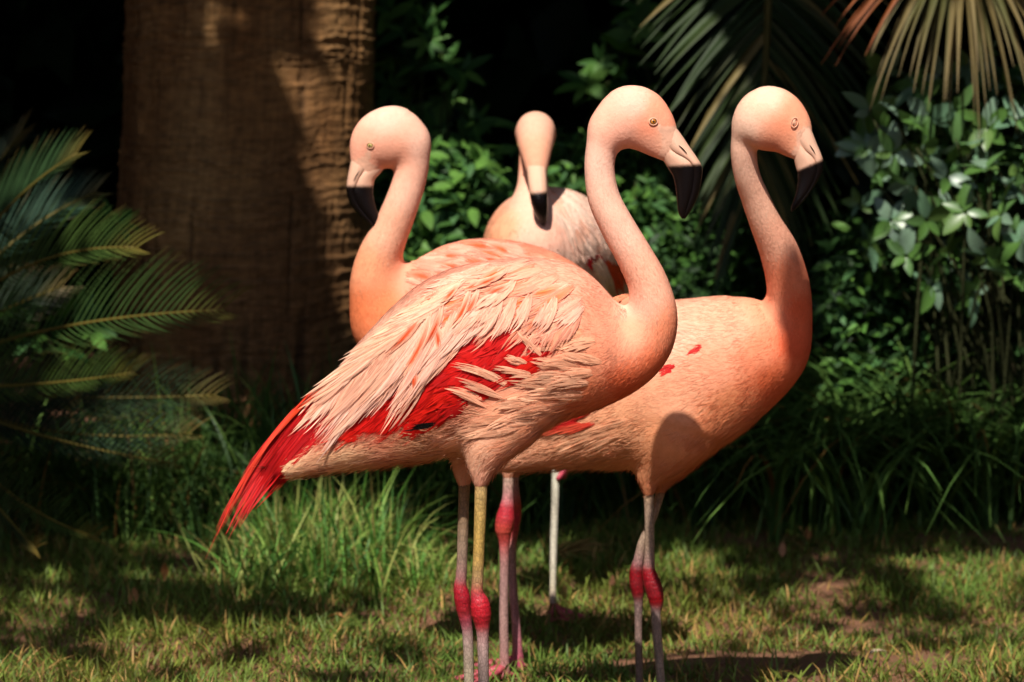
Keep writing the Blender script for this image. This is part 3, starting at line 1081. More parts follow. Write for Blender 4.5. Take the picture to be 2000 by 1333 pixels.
    o = finish_bird('flamingo', 'front flamingo with an exposed red wing patch and red drooping tail, facing right', b,
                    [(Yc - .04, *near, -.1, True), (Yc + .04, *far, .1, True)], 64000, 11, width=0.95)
    bill(o, Yc - .022,
         [(1318, 246), (1330, 262), (1346, 286), (1362, 309), (1371, 326), (1371, 346), (1363, 383), (1351, 410), (1338, 428)],
         [(1290, 270), (1300, 283), (1318, 298), (1336, 307), (1349, 318), (1354, 336), (1351, 369), (1343, 399), (1335, 427)],
         [(1276, 292), (1288, 303), (1298, 318), (1308, 334), (1315, 347), (1319, 366), (1322, 391), (1325, 416), (1332, 428)],
         [19, 20, 20, 19, 18, 16, 13, 9, 3], (1340, 325, -.06), nostril=((1326, 284), (1341, 299)))
    eye(b, o, 1275, 238, M_EYE_ORANGE, 0.0056)
    rnd = random.Random(3)
    sd = [1000]

    def F(pts, w, o0, o1, c0, c1, **k):
        sd[0] += 1
        feather(b, o, pts, w, o0, o1, c0, c1, seed=sd[0], **k)

    def mid(p, q, bow):
        mx, my = (p[0] + q[0]) / 2, (p[1] + q[1]) / 2
        dx, dy = q[0] - p[0], q[1] - p[1]
        return (mx + dy * bow, my - dx * bow)

    RED, DRED = (204, 18, 16), (172, 18, 24)
    # red primaries that form the drooping tail
    tips = [(424, 1046), (428, 1030), (436, 1008), (442, 1060), (446, 1038), (455, 1015), (462, 1030), (470, 1000), (478, 1012), (490, 985), (505, 968), (522, 950), (545, 936), (500, 990)]
    for k, tp in enumerate(tips):
        s = k / (len(tips) - 1)
        root = (700 - 20 * rnd.random(), 712 + 120 * s)
        F((root, (540 + 40 * s + rnd.uniform(-8, 8), 812 + 82 * s), tp), 34, .004 - .003 * s, .006 - .006 * s, DRED, rnd.choice([(188, 20, 22), (198, 26, 24), (178, 20, 26)]), rag=.3, rows=13, pointy=1.0, name='tail_feather')
    F(((690, 705), (530, 800), (426, 1044)), 9, .008, .010, (222, 70, 40), (214, 52, 34), rows=13, pointy=1, name='tail_feather')
    F(((690, 715), (540, 805), (440, 1000)), 7, .009, .011, (226, 84, 44), (214, 52, 34), rows=13, pointy=1, name='tail_feather')
    # red wing coverts that show through the opened plumage
    red_poly = [(640, 848), (700, 760), (790, 720), (880, 640), (925, 612), (1010, 610), (1090, 622), (1080, 660), (1040, 710), (980, 760), (900, 800), (840, 835), (720, 850)]
    for (x, y) in sorted(scatter(red_poly, 46, rnd, 26), key=lambda p: -p[0] * 0 + p[0]):
        L = rnd.uniform(95, 130)
        a = math.radians(rnd.uniform(136, 160))
        tp = (x + L * .45 * math.cos(a), y + L * .45 * math.sin(a))
        rt = (x - L * .55 * math.cos(a), y - L * .55 * math.sin(a))
        c = rnd.choice([RED, RED, (198, 18, 20), (212, 26, 18), (186, 18, 22)])
        F((rt, mid(rt, tp, rnd.uniform(-.05, .1)), tp), rnd.uniform(44, 58), .001, .0035, c, (min(255, c[0] + 6), c[1] + 6, c[2]), rag=.35, strands=10)
    F(((862, 826), (830, 832), (788, 840)), 13, .010, .008, (18, 14, 14), (12, 10, 10), rag=.3)
    # long pale scapulars hanging over the wing
    T = [(572, 838), (590, 832), (612, 866), (628, 862), (640, 880), (652, 858), (680, 835), (706, 826), (724, 822), (742, 836), (762, 828), (774, 812), (802, 770), (830, 738), (868, 700), (892, 690), (905, 655), (935, 648)]
    R = [(690, 690), (700, 675), (735, 655), (750, 640), (770, 632), (790, 622), (800, 612), (820, 602), (832, 598), (850, 596), (862, 600), (870, 604), (890, 606), (905, 600), (930, 590), (945, 588), (955, 580), (975, 572)]
    for lay in range(3):
        for k in range(len(T)):
            t, r_ = T[k], R[k]
            j = rnd.uniform(-9, 9)
            tp = (t[0] + j + 13 * lay, t[1] + rnd.uniform(-8, 8) - 24 * lay)
            rt = (r_[0] + rnd.uniform(-10, 10) + 20 * lay, r_[1] + rnd.uniform(-8, 8) - 18 * lay)
            c0 = rnd.choice([(243, 186, 160), (243, 196, 172), (240, 178, 150)])
            c1 = rnd.choice([(243, 206, 188), (241, 198, 174), (245, 204, 188), (239, 190, 164)])
            F((rt, mid(rt, tp, rnd.uniform(.06, .16)), tp), rnd.uniform(20, 32), .002 + .002 * lay, .006 + .002 * lay + rnd.uniform(0, .002), c0, c1, rag=.9, rows=12, cols=9, strands=20)
    # feathers lying along the top edge of the wing
    for k in range(15):
        s = k / 14
        rt = (930 - 90 * s + rnd.uniform(-10, 10), 524 + 34 * s + rnd.uniform(-4, 14))
        tp = (772 - 168 * s + rnd.uniform(-8, 8), 606 + 166 * s + rnd.uniform(-2, 16))
        F((rt, mid(rt, tp, .08), tp), rnd.uniform(26, 34), .006, .012, (243, 188, 164), rnd.choice([(242, 206, 180), (240, 190, 166), (238, 200, 170)]), rag=.7, rows=12, strands=20)
    # orange-streaked scapulars
    for rt, tp, w, bw in (((850, 562), (748, 696), 24, .14), ((842, 572), (772, 745), 22, .20), ((800, 690), (806, 772), 26, .10), ((866, 572), (824, 682), 20, .16),
                          ((846, 622), (856, 684), 22, .10), ((920, 545), (880, 640), 20, .18), ((905, 540), (862, 590), 18, .1), ((938, 555), (905, 620), 20, .1), ((1000, 520), (925, 560), 20, .1),
                          ((980, 532), (896, 566), 18, .1), ((872, 545), (800, 610), 18, .12), ((1010, 545), (945, 575), 18, .1)):
        F((rt, mid(rt, tp, bw), tp), w * .8, .0085, .0105, (244, 196, 172), (243, 200, 172), rag=.8, streak=(226, 84, 26), pointy=1.2, rows=11, cols=9, strands=14)
    # pink coverts on shoulder and back
    cov = [(880, 540), (950, 516), (1030, 510), (1100, 548), (1142, 596), (1120, 632), (1062, 622), (1010, 612), (960, 624), (915, 618), (872, 600)]
    for (x, y) in sorted(scatter(cov, 86, rnd, 15), key=lambda p: p[0]):
        L = rnd.uniform(84, 132)
        a = math.radians(rnd.uniform(152, 172) - 34 * max(0, (y - 550) / 60))
        tp = (x + L * .70 * math.cos(a), y + L * .70 * math.sin(a))
        rt = (x - L * .30 * math.cos(a), y - L * .30 * math.sin(a))
        st = (236, 120, 62) if rnd.random() < .22 else None
        c = rnd.choice([(241, 168, 142), (244, 182, 158), (238, 154, 124), (246, 192, 170), (242, 172, 146)])
        F((rt, mid(rt, tp, rnd.uniform(.02, .16)), tp), rnd.uniform(20, 30), .002, .005 + rnd.uniform(0, .003), c, (min(255, c[0] + 4), c[1] + 10, c[2] + 10), rag=.6, streak=st)
    for rt, tp, w, bw in (((985, 560), (935, 655), 38, .1), ((1010, 560), (962, 664), 36, .12), ((1040, 560), (998, 648), 36, .1), ((1085, 560), (1046, 652), 34, .22), ((1070, 575), (1040, 640), 28, .2), ((960, 560), (900, 650), 34, .1)):
        F((rt, mid(rt, tp, bw), tp), w * .8, .006, .010, (244, 178, 152), (247, 198, 176), rag=.9, rows=11, cols=9, strands=20)
    # wispy flank feathers that overlap the red patch from below
    fl = [(1092, 660), (1125, 645), (1150, 700), (1120, 780), (1010, 840), (910, 868), (856, 872), (930, 838), (1000, 800), (1060, 745)]
    for (x, y) in sorted(scatter(fl, 46, rnd, 21), key=lambda p: -p[0]):
        L = rnd.uniform(80, 122)
        a = math.radians(180 + rnd.uniform(-16, 12) - 18 * max(0, (y - 740) / 100))
        tp = (x + L * .5 * math.cos(a), y - L * .12 * rnd.random() + L * .5 * math.sin(a))
        rt = (x - L * .5 * math.cos(a), y - L * .5 * math.sin(a))
        c = rnd.choice([(243, 182, 146), (242, 174, 138), (245, 190, 156), (240, 172, 132)])
        F((rt, mid(rt, tp, rnd.uniform(-.14, .02)), tp), rnd.uniform(20, 32), .0005, .004 + rnd.uniform(0, .003), c, (246, 200, 168), rag=1.3, cols=9, rows=10, strands=20)
    for rt, tp, w in (((1075, 668), (1003, 634), 22), ((1060, 700), (1010, 650), 22), ((1050, 735), (962, 716), 24), ((1010, 770), (884, 716), 26), ((1000, 790), (896, 748), 26), ((960, 800), (872, 766), 24), ((1030, 720), (985, 700), 22), ((1095, 650), (1052, 630), 20)):
        for h in range(3):
            r2 = (rt[0] + rnd.uniform(-8, 8), rt[1] + rnd.uniform(-8, 8))
            t2 = (tp[0] + rnd.uniform(-4, 16), tp[1] + rnd.uniform(-9, 9))
            F((r2, mid(r2, t2, rnd.uniform(-.16, -.04)), t2), w * .5, .002, .006 + .001 * h, (243, 182, 150), (246, 192, 162), rag=1.6, cols=9, rows=11, strands=18, sw=.6)
    return b


# ================================================================== the right flamingo
def right_flamingo():
    Yc = 5.46
    torso = [(1470, 690, 88, -.01, .85), (1430, 706, 116, 0, .82), (1350, 734, 152, 0, .78), (1260, 760, 158, 0, .78), (1160, 798, 118, 0, .78), (1070, 845, 74, 0, .8), (990, 885, 38, 0, .8)]
    neck = [(1440, 690, 100, -.01, .9), (1500, 676, 76, -.015, .95), (1532, 640, 54, -.02, 1), (1541, 590, 45, -.035, 1), (1537, 545, 41.5, -.05, 1), (1521, 490, 38, -.068, 1),
            (1496, 437, 31.5, -.088, 1), (1474, 384, 27.5, -.105, 1), (1459, 343, 25.5, -.12, 1), (1453, 302, 25.5, -.132, 1), (1457, 265, 28, -.14, .95), (1476, 240, 42, -.147, .85), (1498, 232, 56, -.152, .76)]
    head = [(1476, 240, 42, -.147, .85), (1503, 232, 62, -.152, .74), (1530, 246, 53, -.157, .72), (1549, 270, 38, -.162, .68), (1562, 289, 25, -.167, .66)]
    thigh = [(1310, 820, 100, -.03, .8), (1288, 888, 52, -.035, .9), (1270, 928, 27, -.035, .9), (1267, 962, 11, -.035, 1)]
    thigh2 = [(1330, 820, 90, .03, .8), (1318, 892, 44, .035, .9), (1298, 932, 20, .035, .9), (1290, 958, 10, .035, 1)]
    ctrl = [
        (1505, 190, (250, 212, 190), (-1, -.2), 5), (1552, 215, (246, 172, 140), (-1, -.6), 4), (1535, 250, (243, 164, 130), (-1, -.5), 4), (1568, 262, (249, 190, 158), (-1, -.6), 4), (1520, 280, (243, 168, 136), (-1, -.2), 5),
        (1450, 250, (248, 214, 192), (-.6, .6), 6), (1455, 320, (250, 210, 188), (0, 1), 7), (1480, 400, (250, 204, 180), (.4, 1), 8), (1510, 470, (249, 192, 166), (.4, 1), 9), (1540, 540, (245, 154, 118), (.2, 1), 10),
        (1560, 600, (238, 120, 82), (0, 1), 11), (1510, 590, (248, 172, 140), (0, 1), 11), (1550, 670, (236, 110, 72), (-.4, 1), 12), (1490, 690, (246, 160, 124), (-1, .4), 14), (1510, 740, (237, 124, 80), (-.8, .8), 14),
        (1430, 640, (249, 184, 156), (-1, .1), 18), (1350, 600, (250, 196, 170), (-1, .0), 20), (1340, 660, (250, 200, 176), (-1, -.05), 22), (1400, 720, (247, 178, 146), (-1, .05), 20), (1440, 790, (242, 160, 114), (-1, .55), 20),
        (1330, 780, (246, 184, 150), (-1, .1), 24), (1300, 870, (240, 170, 124), (-1, .5), 24), (1230, 860, (242, 182, 142), (-1, .3), 28), (1270, 930, (238, 170, 128), (-.3, 1), 18), (1120, 880, (240, 184, 148), (-1, .2), 26),
        (1000, 900, (240, 190, 158), (-1, .3), 24), (1200, 640, (242, 170, 142), (-1, .3), 24), (1400, 860, (238, 160, 112), (-1, .6), 20)]
    b = Body(Yc, [torso, neck, head, thigh, thigh2], ctrl, (0.04, 0.012, 0.02, 0.02))
    b.skin = [(1556, 258), (1570, 248), (1592, 250), (1584, 290), (1552, 316), (1543, 302), (1553, 288), (1556, 272)]
    gA, gB = ground_py(Yc - .035), ground_py(Yc + .035)
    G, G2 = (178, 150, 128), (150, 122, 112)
    near = leg_rows(gA - 14, (1268, 930, 12, (226, 170, 130)), (1267, 965, 10, (196, 160, 128)), (1268, 1000, 9.5, G), (1269, 1060, 9.5, G), (1268, 1098, 11, (170, 126, 118)),
                    (1267, 1114, 13, (156, 32, 40)), (1272, 1135, 16.5, (156, 20, 34)), (1279, 1158, 17, (152, 22, 34)), (1282, 1178, 14, (150, 34, 40)), (1281, 1196, 10, (170, 140, 134)),
                    (1282, 1220, 9.5, (172, 146, 136)), (1291, 1333, 8.5, (168, 146, 136)), (1297, 1430, 8.5, (170, 146, 136)), (1302, None, 11, (190, 90, 104)))
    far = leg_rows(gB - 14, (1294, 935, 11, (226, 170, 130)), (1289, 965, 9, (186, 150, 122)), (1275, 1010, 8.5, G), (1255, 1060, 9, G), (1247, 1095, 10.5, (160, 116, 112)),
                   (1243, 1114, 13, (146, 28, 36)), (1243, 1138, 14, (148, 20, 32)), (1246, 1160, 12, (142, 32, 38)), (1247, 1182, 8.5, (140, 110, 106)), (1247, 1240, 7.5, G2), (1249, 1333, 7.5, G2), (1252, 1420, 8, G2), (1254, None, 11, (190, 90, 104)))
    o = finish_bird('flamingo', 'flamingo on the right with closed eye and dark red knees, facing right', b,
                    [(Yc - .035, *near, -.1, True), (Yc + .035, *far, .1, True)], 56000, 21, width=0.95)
    bill(o, Yc - .167,
         [(1576, 240), (1586, 257), (1595, 280), (1603, 299), (1608, 316), (1606, 337), (1591, 364), (1572, 391), (1556, 407), (1547, 414)],
         [(1550, 264), (1559, 278), (1572, 294), (1585, 305), (1591, 318), (1593, 337), (1583, 364), (1567, 388), (1553, 405), (1546, 414)],
         [(1543, 290), (1550, 305), (1552, 318), (1555, 329), (1558, 341), (1558, 356), (1555, 375), (1550, 391), (1546, 402), (1545, 413)],
         [19, 20, 20, 19, 18, 16, 13, 10, 6, 2], (1580, 326, -.42), nostril=((1581, 283), (1592, 300)))
    eye(b, o, 1550, 240, M_LID, 0.0050, closed=True)
    rnd = random.Random(5)
    sd = [2000]

    def F(pts, w, o0, o1, c0, c1, **k):
        sd[0] += 1
        feather(b, o, pts, w, o0, o1, c0, c1, seed=sd[0], **k)
    RED = (206, 30, 34)
    for rt, tp, w in (((1378, 674), (1340, 693), 14), ((1374, 680), (1346, 691), 9), ((1326, 712), (1286, 730), 15), ((1320, 718), (1284, 724), 9), ((1316, 722), (1290, 736), 8)):
        F((rt, ((rt[0] + tp[0]) / 2, (rt[1] + tp[1]) / 2 - 3), tp), w, .0022, .0020, RED, (214, 50, 44), rag=1, rows=9, pointy=1.4, strands=8, camber=.01)
    for k in range(16):
        x, y = rnd.uniform(1040, 1130), rnd.uniform(800, 840)
        F(((x + 50, y - 12), (x, y), (x - 46, y + 14)), rnd.uniform(14, 24), .003, .007, (200, 34, 34), rnd.choice([(206, 40, 40), (230, 110, 80), (190, 26, 34)]), rag=.9)
    for k in range(18):
        x, y = rnd.uniform(1190, 1262), rnd.uniform(590, 660)
        F(((x + 40, y - 24), (x, y - 4), (x - 42, y + 34)), rnd.uniform(16, 26), .004, .008, (238, 150, 110), rnd.choice([(240, 176, 150), (226, 110, 64), (238, 160, 124)]), rag=.7, streak=(226, 100, 56) if rnd.random() < .5 else None)
    for k in range(26):
        x, y = rnd.uniform(1110, 1210), rnd.uniform(830, 900)
        F(((x + 50, y - 16), (x, y - 2), (x - 50, y + 12 + rnd.uniform(0, 14))), rnd.uniform(14, 22), .0005, .004, (241, 184, 146), (244, 196, 160), rag=1.4, cols=9)
    return b


# ================================================================== the left flamingo
def left_flamingo():
    Yc = 5.78
    torso = [(770, 640, 66, 0, .9), (850, 618, 108, 0, .82), (930, 604, 138, 0, .80), (1030, 620, 138, 0, .78), (1115, 652, 108, 0, .78), (1185, 690, 66, 0, .78), (1230, 715, 30, 0, .8)]
    neck = [(800, 650, 80, 0, .9), (752, 628, 60, 0, 1), (733, 585, 50, -.01, 1), (732, 545, 47.5, -.015, 1), (741, 500, 42, -.02, 1), (761, 456, 37, -.025, 1), (782, 405, 34, -.03, 1),
            (799, 355, 32.5, -.03, 1), (805, 312, 34, -.03, 1), (796, 278, 42, -.03, .9), (772, 264, 54, -.03, .78)]
    head = [(796, 278, 42, -.03, .9), (762, 270, 59, -.03, .74), (737, 278, 52, -.03, .72), (722, 304, 38, -.032, .68), (715, 326, 27, -.034, .66)]
    thigh = [(1010, 720, 90, -.02, .8), (1000, 830, 48, -.03, .9), (993, 900, 20, -.03, 1), (993, 930, 11, -.03, 1)]
    thigh2 = [(1020, 720, 90, .03, .8), (1012, 830, 44, .04, .9), (1006, 900, 18, .04, 1), (1004, 930, 10, .04, 1)]
    ctrl = [
        (750, 225, (250, 206, 188), (1, -.3), 5), (705, 285, (248, 186, 162), (1, -.4), 4), (725, 310, (248, 184, 158), (1, -.3), 4), (780, 300, (247, 184, 158), (1, .2), 5), (820, 290, (249, 206, 186), (.2, 1), 7),
        (805, 370, (250, 202, 180), (-.3, 1), 8), (765, 450, (249, 192, 164), (-.4, 1), 9), (720, 530, (248, 174, 134), (-.2, 1), 10), (700, 600, (244, 142, 94), (.2, 1), 11), (745, 600, (246, 148, 102), (.4, 1), 12),
        (820, 560, (244, 172, 148), (1, -.2), 18), (900, 500, (242, 168, 144), (1, .1), 22), (1000, 490, (240, 160, 132), (1, .2), 24), (1100, 540, (238, 160, 130), (1, .5), 24), (1190, 620, (232, 150, 116), (1, .6), 24),
        (950, 700, (240, 180, 150), (1, .2), 26), (1000, 860, (238, 180, 150), (0, 1), 20)]
    b = Body(Yc, [torso, neck, head, thigh, thigh2], ctrl, (0.04, 0.012, 0.02, 0.02))
    b.skin = [(720, 290), (710, 306), (696, 312), (680, 310), (684, 340), (724, 350), (748, 340), (734, 326), (722, 316), (726, 300)]
    gA, gB = ground_py(Yc - .03), ground_py(Yc + .04)
    PK = (196, 146, 140)
    near = leg_rows(gA - 10, (993, 900, 11, (220, 180, 160)), (993, 935, 10.5, (214, 176, 156)), (992, 970, 11, (212, 140, 138)), (990, 992, 15, (208, 60, 72)), (987, 1015, 19, (208, 62, 66)), (984, 1035, 17.5, (212, 80, 66)),
                    (985, 1055, 12, (214, 84, 80)), (985, 1075, 10, (206, 120, 116)), (985, 1110, 9, PK), (984, 1200, 9, (198, 154, 146)), (985, 1280, 9.5, (200, 146, 140)), (985, None, 13, (206, 100, 110)))
    far = leg_rows(gB - 8, (1004, 900, 10, (214, 176, 156)), (1004, 950, 9.5, (212, 150, 140)), (1006, 985, 12, (220, 80, 60)), (1006, 1010, 12, (214, 50, 70)), (1003, 1040, 9.5, (206, 80, 80)), (1000, 1080, 8.5, PK),
                   (1002, 1150, 8.5, (200, 140, 146)), (1009, 1240, 9, (206, 130, 138)), (1012, None, 14, (216, 70, 110)))
    o = finish_bird('flamingo', 'pink flamingo facing left by the palm trunk, bill tucked against its neck', b,
                    [(Yc - .03, *near, math.pi + .2, True), (Yc + .04, *far, math.pi - .1, True)], 28000, 31, width=1.3)
    bill(o, Yc - .034,
         [(696, 296), (687, 309), (681, 335), (677, 359), (677, 377), (685, 401), (702, 422), (723, 440), (738, 447)],
         [(726, 314), (717, 327), (703, 346), (696, 363), (692, 375), (697, 394), (711, 415), (728, 435), (740, 446)],
         [(752, 326), (743, 339), (732, 352), (729, 370), (730, 387), (734, 404), (739, 418), (743, 432), (743, 445)],
         [19, 20, 20, 18, 17, 15, 12, 8, 3], (700, 366, 0), nostril=((702, 334), (691, 352)))
    eye(b, o, 724, 284, M_EYE_YELLOW, 0.0056)
    rnd = random.Random(8)
    poly = [(800, 545), (850, 500), (910, 478), (1000, 482), (1090, 520), (1165, 570), (1215, 615), (1190, 650), (1080, 590), (960, 540), (860, 560)]
    for k, (x, y) in enumerate(sorted(scatter(poly, 88, rnd, 15), key=lambda p: -p[0])):
        L = rnd.uniform(70, 110)
        a = math.radians(4 + 38 * max(0, (x - 850) / 350) + rnd.uniform(-10, 10))
        tp = (x + L * .5 * math.cos(a), y + L * .5 * math.sin(a))
        rt = (x - L * .5 * math.cos(a), y - L * .5 * math.sin(a))
        st = (226, 104, 58) if rnd.random() < .45 else None
        c = rnd.choice([(243, 172, 148), (244, 186, 164), (238, 156, 126), (236, 144, 112)])
        feather(b, o, (rt, ((rt[0] + tp[0]) / 2, (rt[1] + tp[1]) / 2 - 4), tp), rnd.uniform(20, 32), .002, .007, c, (244, 192, 170), rag=.6, seed=3000 + k, streak=st)
    return b


# ================================================================== the flamingo at the back
def back_flamingo():
    Yc = 6.3
    torso = [(1030, 486, 84, -.06, 1), (1068, 486, 122, .05, 1), (1110, 500, 112, .16, .95), (1150, 530, 88, .26, .9), (1185, 565, 54, .33, .9), (1205, 590, 24, .38, .9)]
    neck = [(1045, 510, 80, -.04, .8), (1040, 490, 52, -.075, .8), (1037, 440, 37, -.06, .9), (1037, 395, 30, -.03, 1), (1040, 345, 28, .0, 1), (1044, 295, 30, .03, 1), (1046, 262, 37, .02, 1.05)]
    head = [(1046, 262, 37, .02, 1.05), (1046, 257, 38.5, -.03, 1.0), (1046, 278, 35, -.06, 1.0), (1047, 304, 28, -.082, 1.0), (1048, 330, 21, -.098, 1.0)]
    thigh = [(1085, 600, 80, .02, .9), (1085, 730, 48, .02, .9), (1086, 830, 22, .02, 1), (1086, 860, 11, .02, 1)]
    thigh2 = [(1115, 620, 70, .06, .9), (1118, 760, 40, .05, .9), (1122, 840, 20, .03, 1), (1122, 870, 11, .02, 1)]
    ctrl = [
        (1046, 230, (236, 190, 168), (0, -1), 5), (1046, 300, (238, 180, 152), (0, -1), 5), (1040, 400, (250, 206, 186), (0, 1), 8), (1035, 460, (250, 200, 180), (0, 1), 10),
        (985, 440, (240, 176, 140), (.3, 1), 22), (960, 480, (240, 176, 136), (.2, 1), 24), (1110, 400, (252, 226, 210), (.8, .7), 26), (1140, 440, (250, 218, 204), (.8, .8), 26), (1080, 450, (250, 196, 176), (.5, 1), 22), (1120, 500, (250, 214, 196), (.7, 1), 26),
        (1190, 560, (246, 222, 196), (.7, 1), 26), (1085, 700, (244, 200, 176), (0, 1), 26)]
    b = Body(Yc, [torso, neck, head, thigh, thigh2], ctrl, (0.03, 0.012, 0.02, 0.02))
    gA = ground_py(Yc + .02)
    W = (248, 238, 214)
    near = leg_rows(gA - 8, (1086, 830, 11, (236, 200, 176)), (1086, 870, 9, (214, 90, 100)), (1087, 890, 11, (210, 70, 90)), (1086, 915, 8.5, W), (1084, 980, 7.5, W), (1081, 1080, 7, W), (1080, 1150, 6.5, (232, 214, 186)),
                    (1080, 1185, 7.5, (224, 160, 160)), (1080, None, 12, (214, 90, 100)))
    up = leg_rows(0, (1122, 850, 10, (230, 180, 160)), (1126, 875, 9, (214, 80, 90)), (1122, 892, 8, (206, 60, 84)), (1114, 905, 7, (206, 90, 110)), (1108, 912, 6, (206, 80, 100)))
    o = finish_bird('flamingo', 'pale flamingo at the back facing the camera on one leg, black bill pointing down', b,
                    [(Yc + .02, *near, -math.pi / 2 + .5, True), (Yc + .02, *up, 0, False)], 20000, 41, width=1.8)
    bill(o, Yc,
         [(1047, 312), (1048, 332), (1049, 352), (1051, 375), (1053, 396), (1056, 415), (1059, 430), (1062, 440)],
         [(1047, 322), (1048, 338), (1050, 358), (1052, 379), (1054, 399), (1057, 417), (1060, 431), (1062, 440)],
         [(1047, 330), (1048, 346), (1050, 366), (1053, 385), (1055, 404), (1058, 421), (1060, 433), (1062, 441)],
         [21, 20.5, 20, 19, 17.5, 14, 9, 3], (1050, 379, -.1), wdir=(1.0, 0, 0),
         dT=[-.105, -.122, -.136, -.146, -.148, -.142, -.132, -.120], dM=[-.09, -.106, -.119, -.128, -.131, -.128, -.122, -.116], dB=[-.065, -.075, -.084, -.092, -.098, -.102, -.106, -.110])
    for s in (-1, 1):
        p = np.array([at(1046, 283, Yc - .06)[0] + s * 0.0285, Yc - .06, at(1046, 283, Yc - .06)[2]])
        e = ball('eye', p - np.array([s * .0016, 0, 0]), .0054, M_EYE_YELLOW, o)
        ball('pupil', p + np.array([s * .0018, 0, 0]), .0026, M_PUPIL, e)
    rnd = random.Random(9)
    k = 4000
    poly = [(1085, 380), (1130, 385), (1165, 430), (1190, 500), (1200, 560), (1150, 540), (1110, 480), (1090, 430)]
    for (x, y) in sorted(scatter(poly, 16, rnd, 20), key=lambda p: -p[1]):
        k += 1
        L = rnd.uniform(60, 90)
        a = math.radians(rnd.uniform(45, 72))
        tp, rt = (x + L * .5 * math.cos(a), y + L * .5 * math.sin(a)), (x - L * .5 * math.cos(a), y - L * .5 * math.sin(a))
        c = rnd.choice([(250, 222, 206), (246, 196, 176), (252, 232, 218), (240, 170, 140)])
        feather(b, o, (rt, ((rt[0] + tp[0]) / 2 + 4, (rt[1] + tp[1]) / 2 - 3), tp), rnd.uniform(16, 24), .001, .004, c, (250, 222, 204), rag=.7, seed=k)
    for rt, tp, w in (((1146, 496), (1172, 538), 20), ((1160, 492), (1186, 530), 18), ((1150, 505), (1160, 530), 14), ((1168, 498), (1180, 545), 14)):
        k += 1
        feather(b, o, (rt, ((rt[0] + tp[0]) / 2, (rt[1] + tp[1]) / 2), tp), w, .005, .006, (170, 24, 36), (150, 20, 34), rag=.6, seed=k)
    for rt, tp, w in (((1180, 500), (1206, 560), 16), ((1190, 505), (1220, 572), 16), ((1196, 510), (1228, 560), 16), ((1186, 520), (1212, 580), 12), ((1200, 520), (1222, 552), 12)):
        k += 1
        feather(b, o, (rt, ((rt[0] + tp[0]) / 2 + 4, (rt[1] + tp[1]) / 2 - 3), tp), w, .006, .006, (236, 100, 50), (232, 84, 40), rag=1.0, seed=k, name='tail_feather')
    for rt, tp, w in (((1160, 490), (1198, 580), 22), ((1150, 500), (1190, 575), 20)):
        k += 1
        feather(b, o, (rt, ((rt[0] + tp[0]) / 2 + 4, (rt[1] + tp[1]) / 2 - 3), tp), w, .010, .011, (248, 226, 200), (248, 232, 212), rag=1.0, seed=k, name='tail_feather')
    return b


front_flamingo()
right_flamingo()
left_flamingo()
back_flamingo()

# ================================================================== vegetation helpers
def leaf_template(rows=7, w=0.2, fold=0.25, droop=0.18, shape=0.8):
    """a unit leaf along +X, normal +Z, with a folded midrib"""
    t = np.linspace(0, 1, rows)
    hw = w * np.sin(np.pi * np.clip(t * 0.97 + 0.015, 0, 1) ** shape) ** 0.8
    hw[0] = w * 0.08
    hw[-1] = w * 0.03
    P = np.stack([t, 0 * t, -droop * t * t], -1)
    V = np.stack([P + np.stack([0 * t, -hw, fold * hw], -1), P, P + np.stack([0 * t, hw, fold * hw], -1)], 1)
    i = np.arange(rows * 3).reshape(rows, 3)
    q = np.stack([i[:-1, :-1], i[1:, :-1], i[1:, 1:], i[:-1, 1:]], -1).reshape(-1, 4)
    return V.reshape(-1, 3), q


def frames(d, n):
    d = norm(d)
    s = norm(np.cross(n, d))
    return d, s, np.cross(d, s)


def leaf_cloud(tmpl, pos, d, n, size, col):
    V, q = tmpl
    a, b, c = frames(d, n)
    W = pos[:, None] + size[:, None, None] * (V[None, :, 0:1] * a[:, None] + V[None, :, 1:2] * b[:, None] + V[None, :, 2:3] * c[:, None])
    N = len(pos)
    Q = (q[None] + (np.arange(N) * len(V))[:, None, None]).reshape(-1, 4)
    C = np.repeat(col, len(V), 0)
    return W.reshape(-1, 3), Q, C


def rand_dirs(n, r, up=0.0):
    v = r.normal(0, 1, (n, 3))
    v[:, 2] += up
    return norm(v)


# projection along the sun, to keep the gaps in the overhead canopy where the sun comes through
_e1 = norm(np.cross(SUN, np.array([0, 0, 1.0])))
_e2 = np.cross(SUN, _e1)
LIT = []


def lit(px, py, Y, r):
    p = at(px, py, Y)
    LIT.append((p @ _e1, p @ _e2, r * Y / FPX))


for a in ((1240, 235, 95), (1180, 330, 60), (1190, 420, 60), (1250, 520, 70), (1280, 630, 85), (1100, 640, 160), (980, 650, 170), (860, 690, 170), (740, 770, 140), (640, 830, 110), (530, 920, 90),
          (1000, 800, 120), (450, 1020, 60), (900, 850, 110), (938, 1060, 36), (938, 1180, 36)):
    lit(a[0], a[1], 4.95, a[2])
for a in ((1500, 240, 95), (1560, 320, 70), (1465, 370, 60), (1520, 480, 70), (1540, 600, 80), (1400, 680, 150), (1300, 700, 130), (1480, 780, 90)):
    lit(a[0], a[1], 5.36, a[2])
for a in ((740, 270, 110), (700, 390, 60), (790, 380, 80), (730, 550, 110), (850, 540, 110), (950, 520, 120), (1080, 540, 110), (1180, 600, 70)):
    lit(a[0], a[1], 5.72, a[2])
for a in ((988, 960, 26), (988, 1020, 30), (988, 1100, 26), (990, 1200, 26), (1000, 1290, 30)):
    lit(a[0], a[1], 5.76, a[2])
for a in ((1046, 290, 80), (1050, 430, 120), (1130, 430, 110), (1170, 520, 80), (1082, 980, 36), (1082, 1100, 36), (1085, 1205, 46)):
    lit(a[0], a[1], 6.28, a[2])
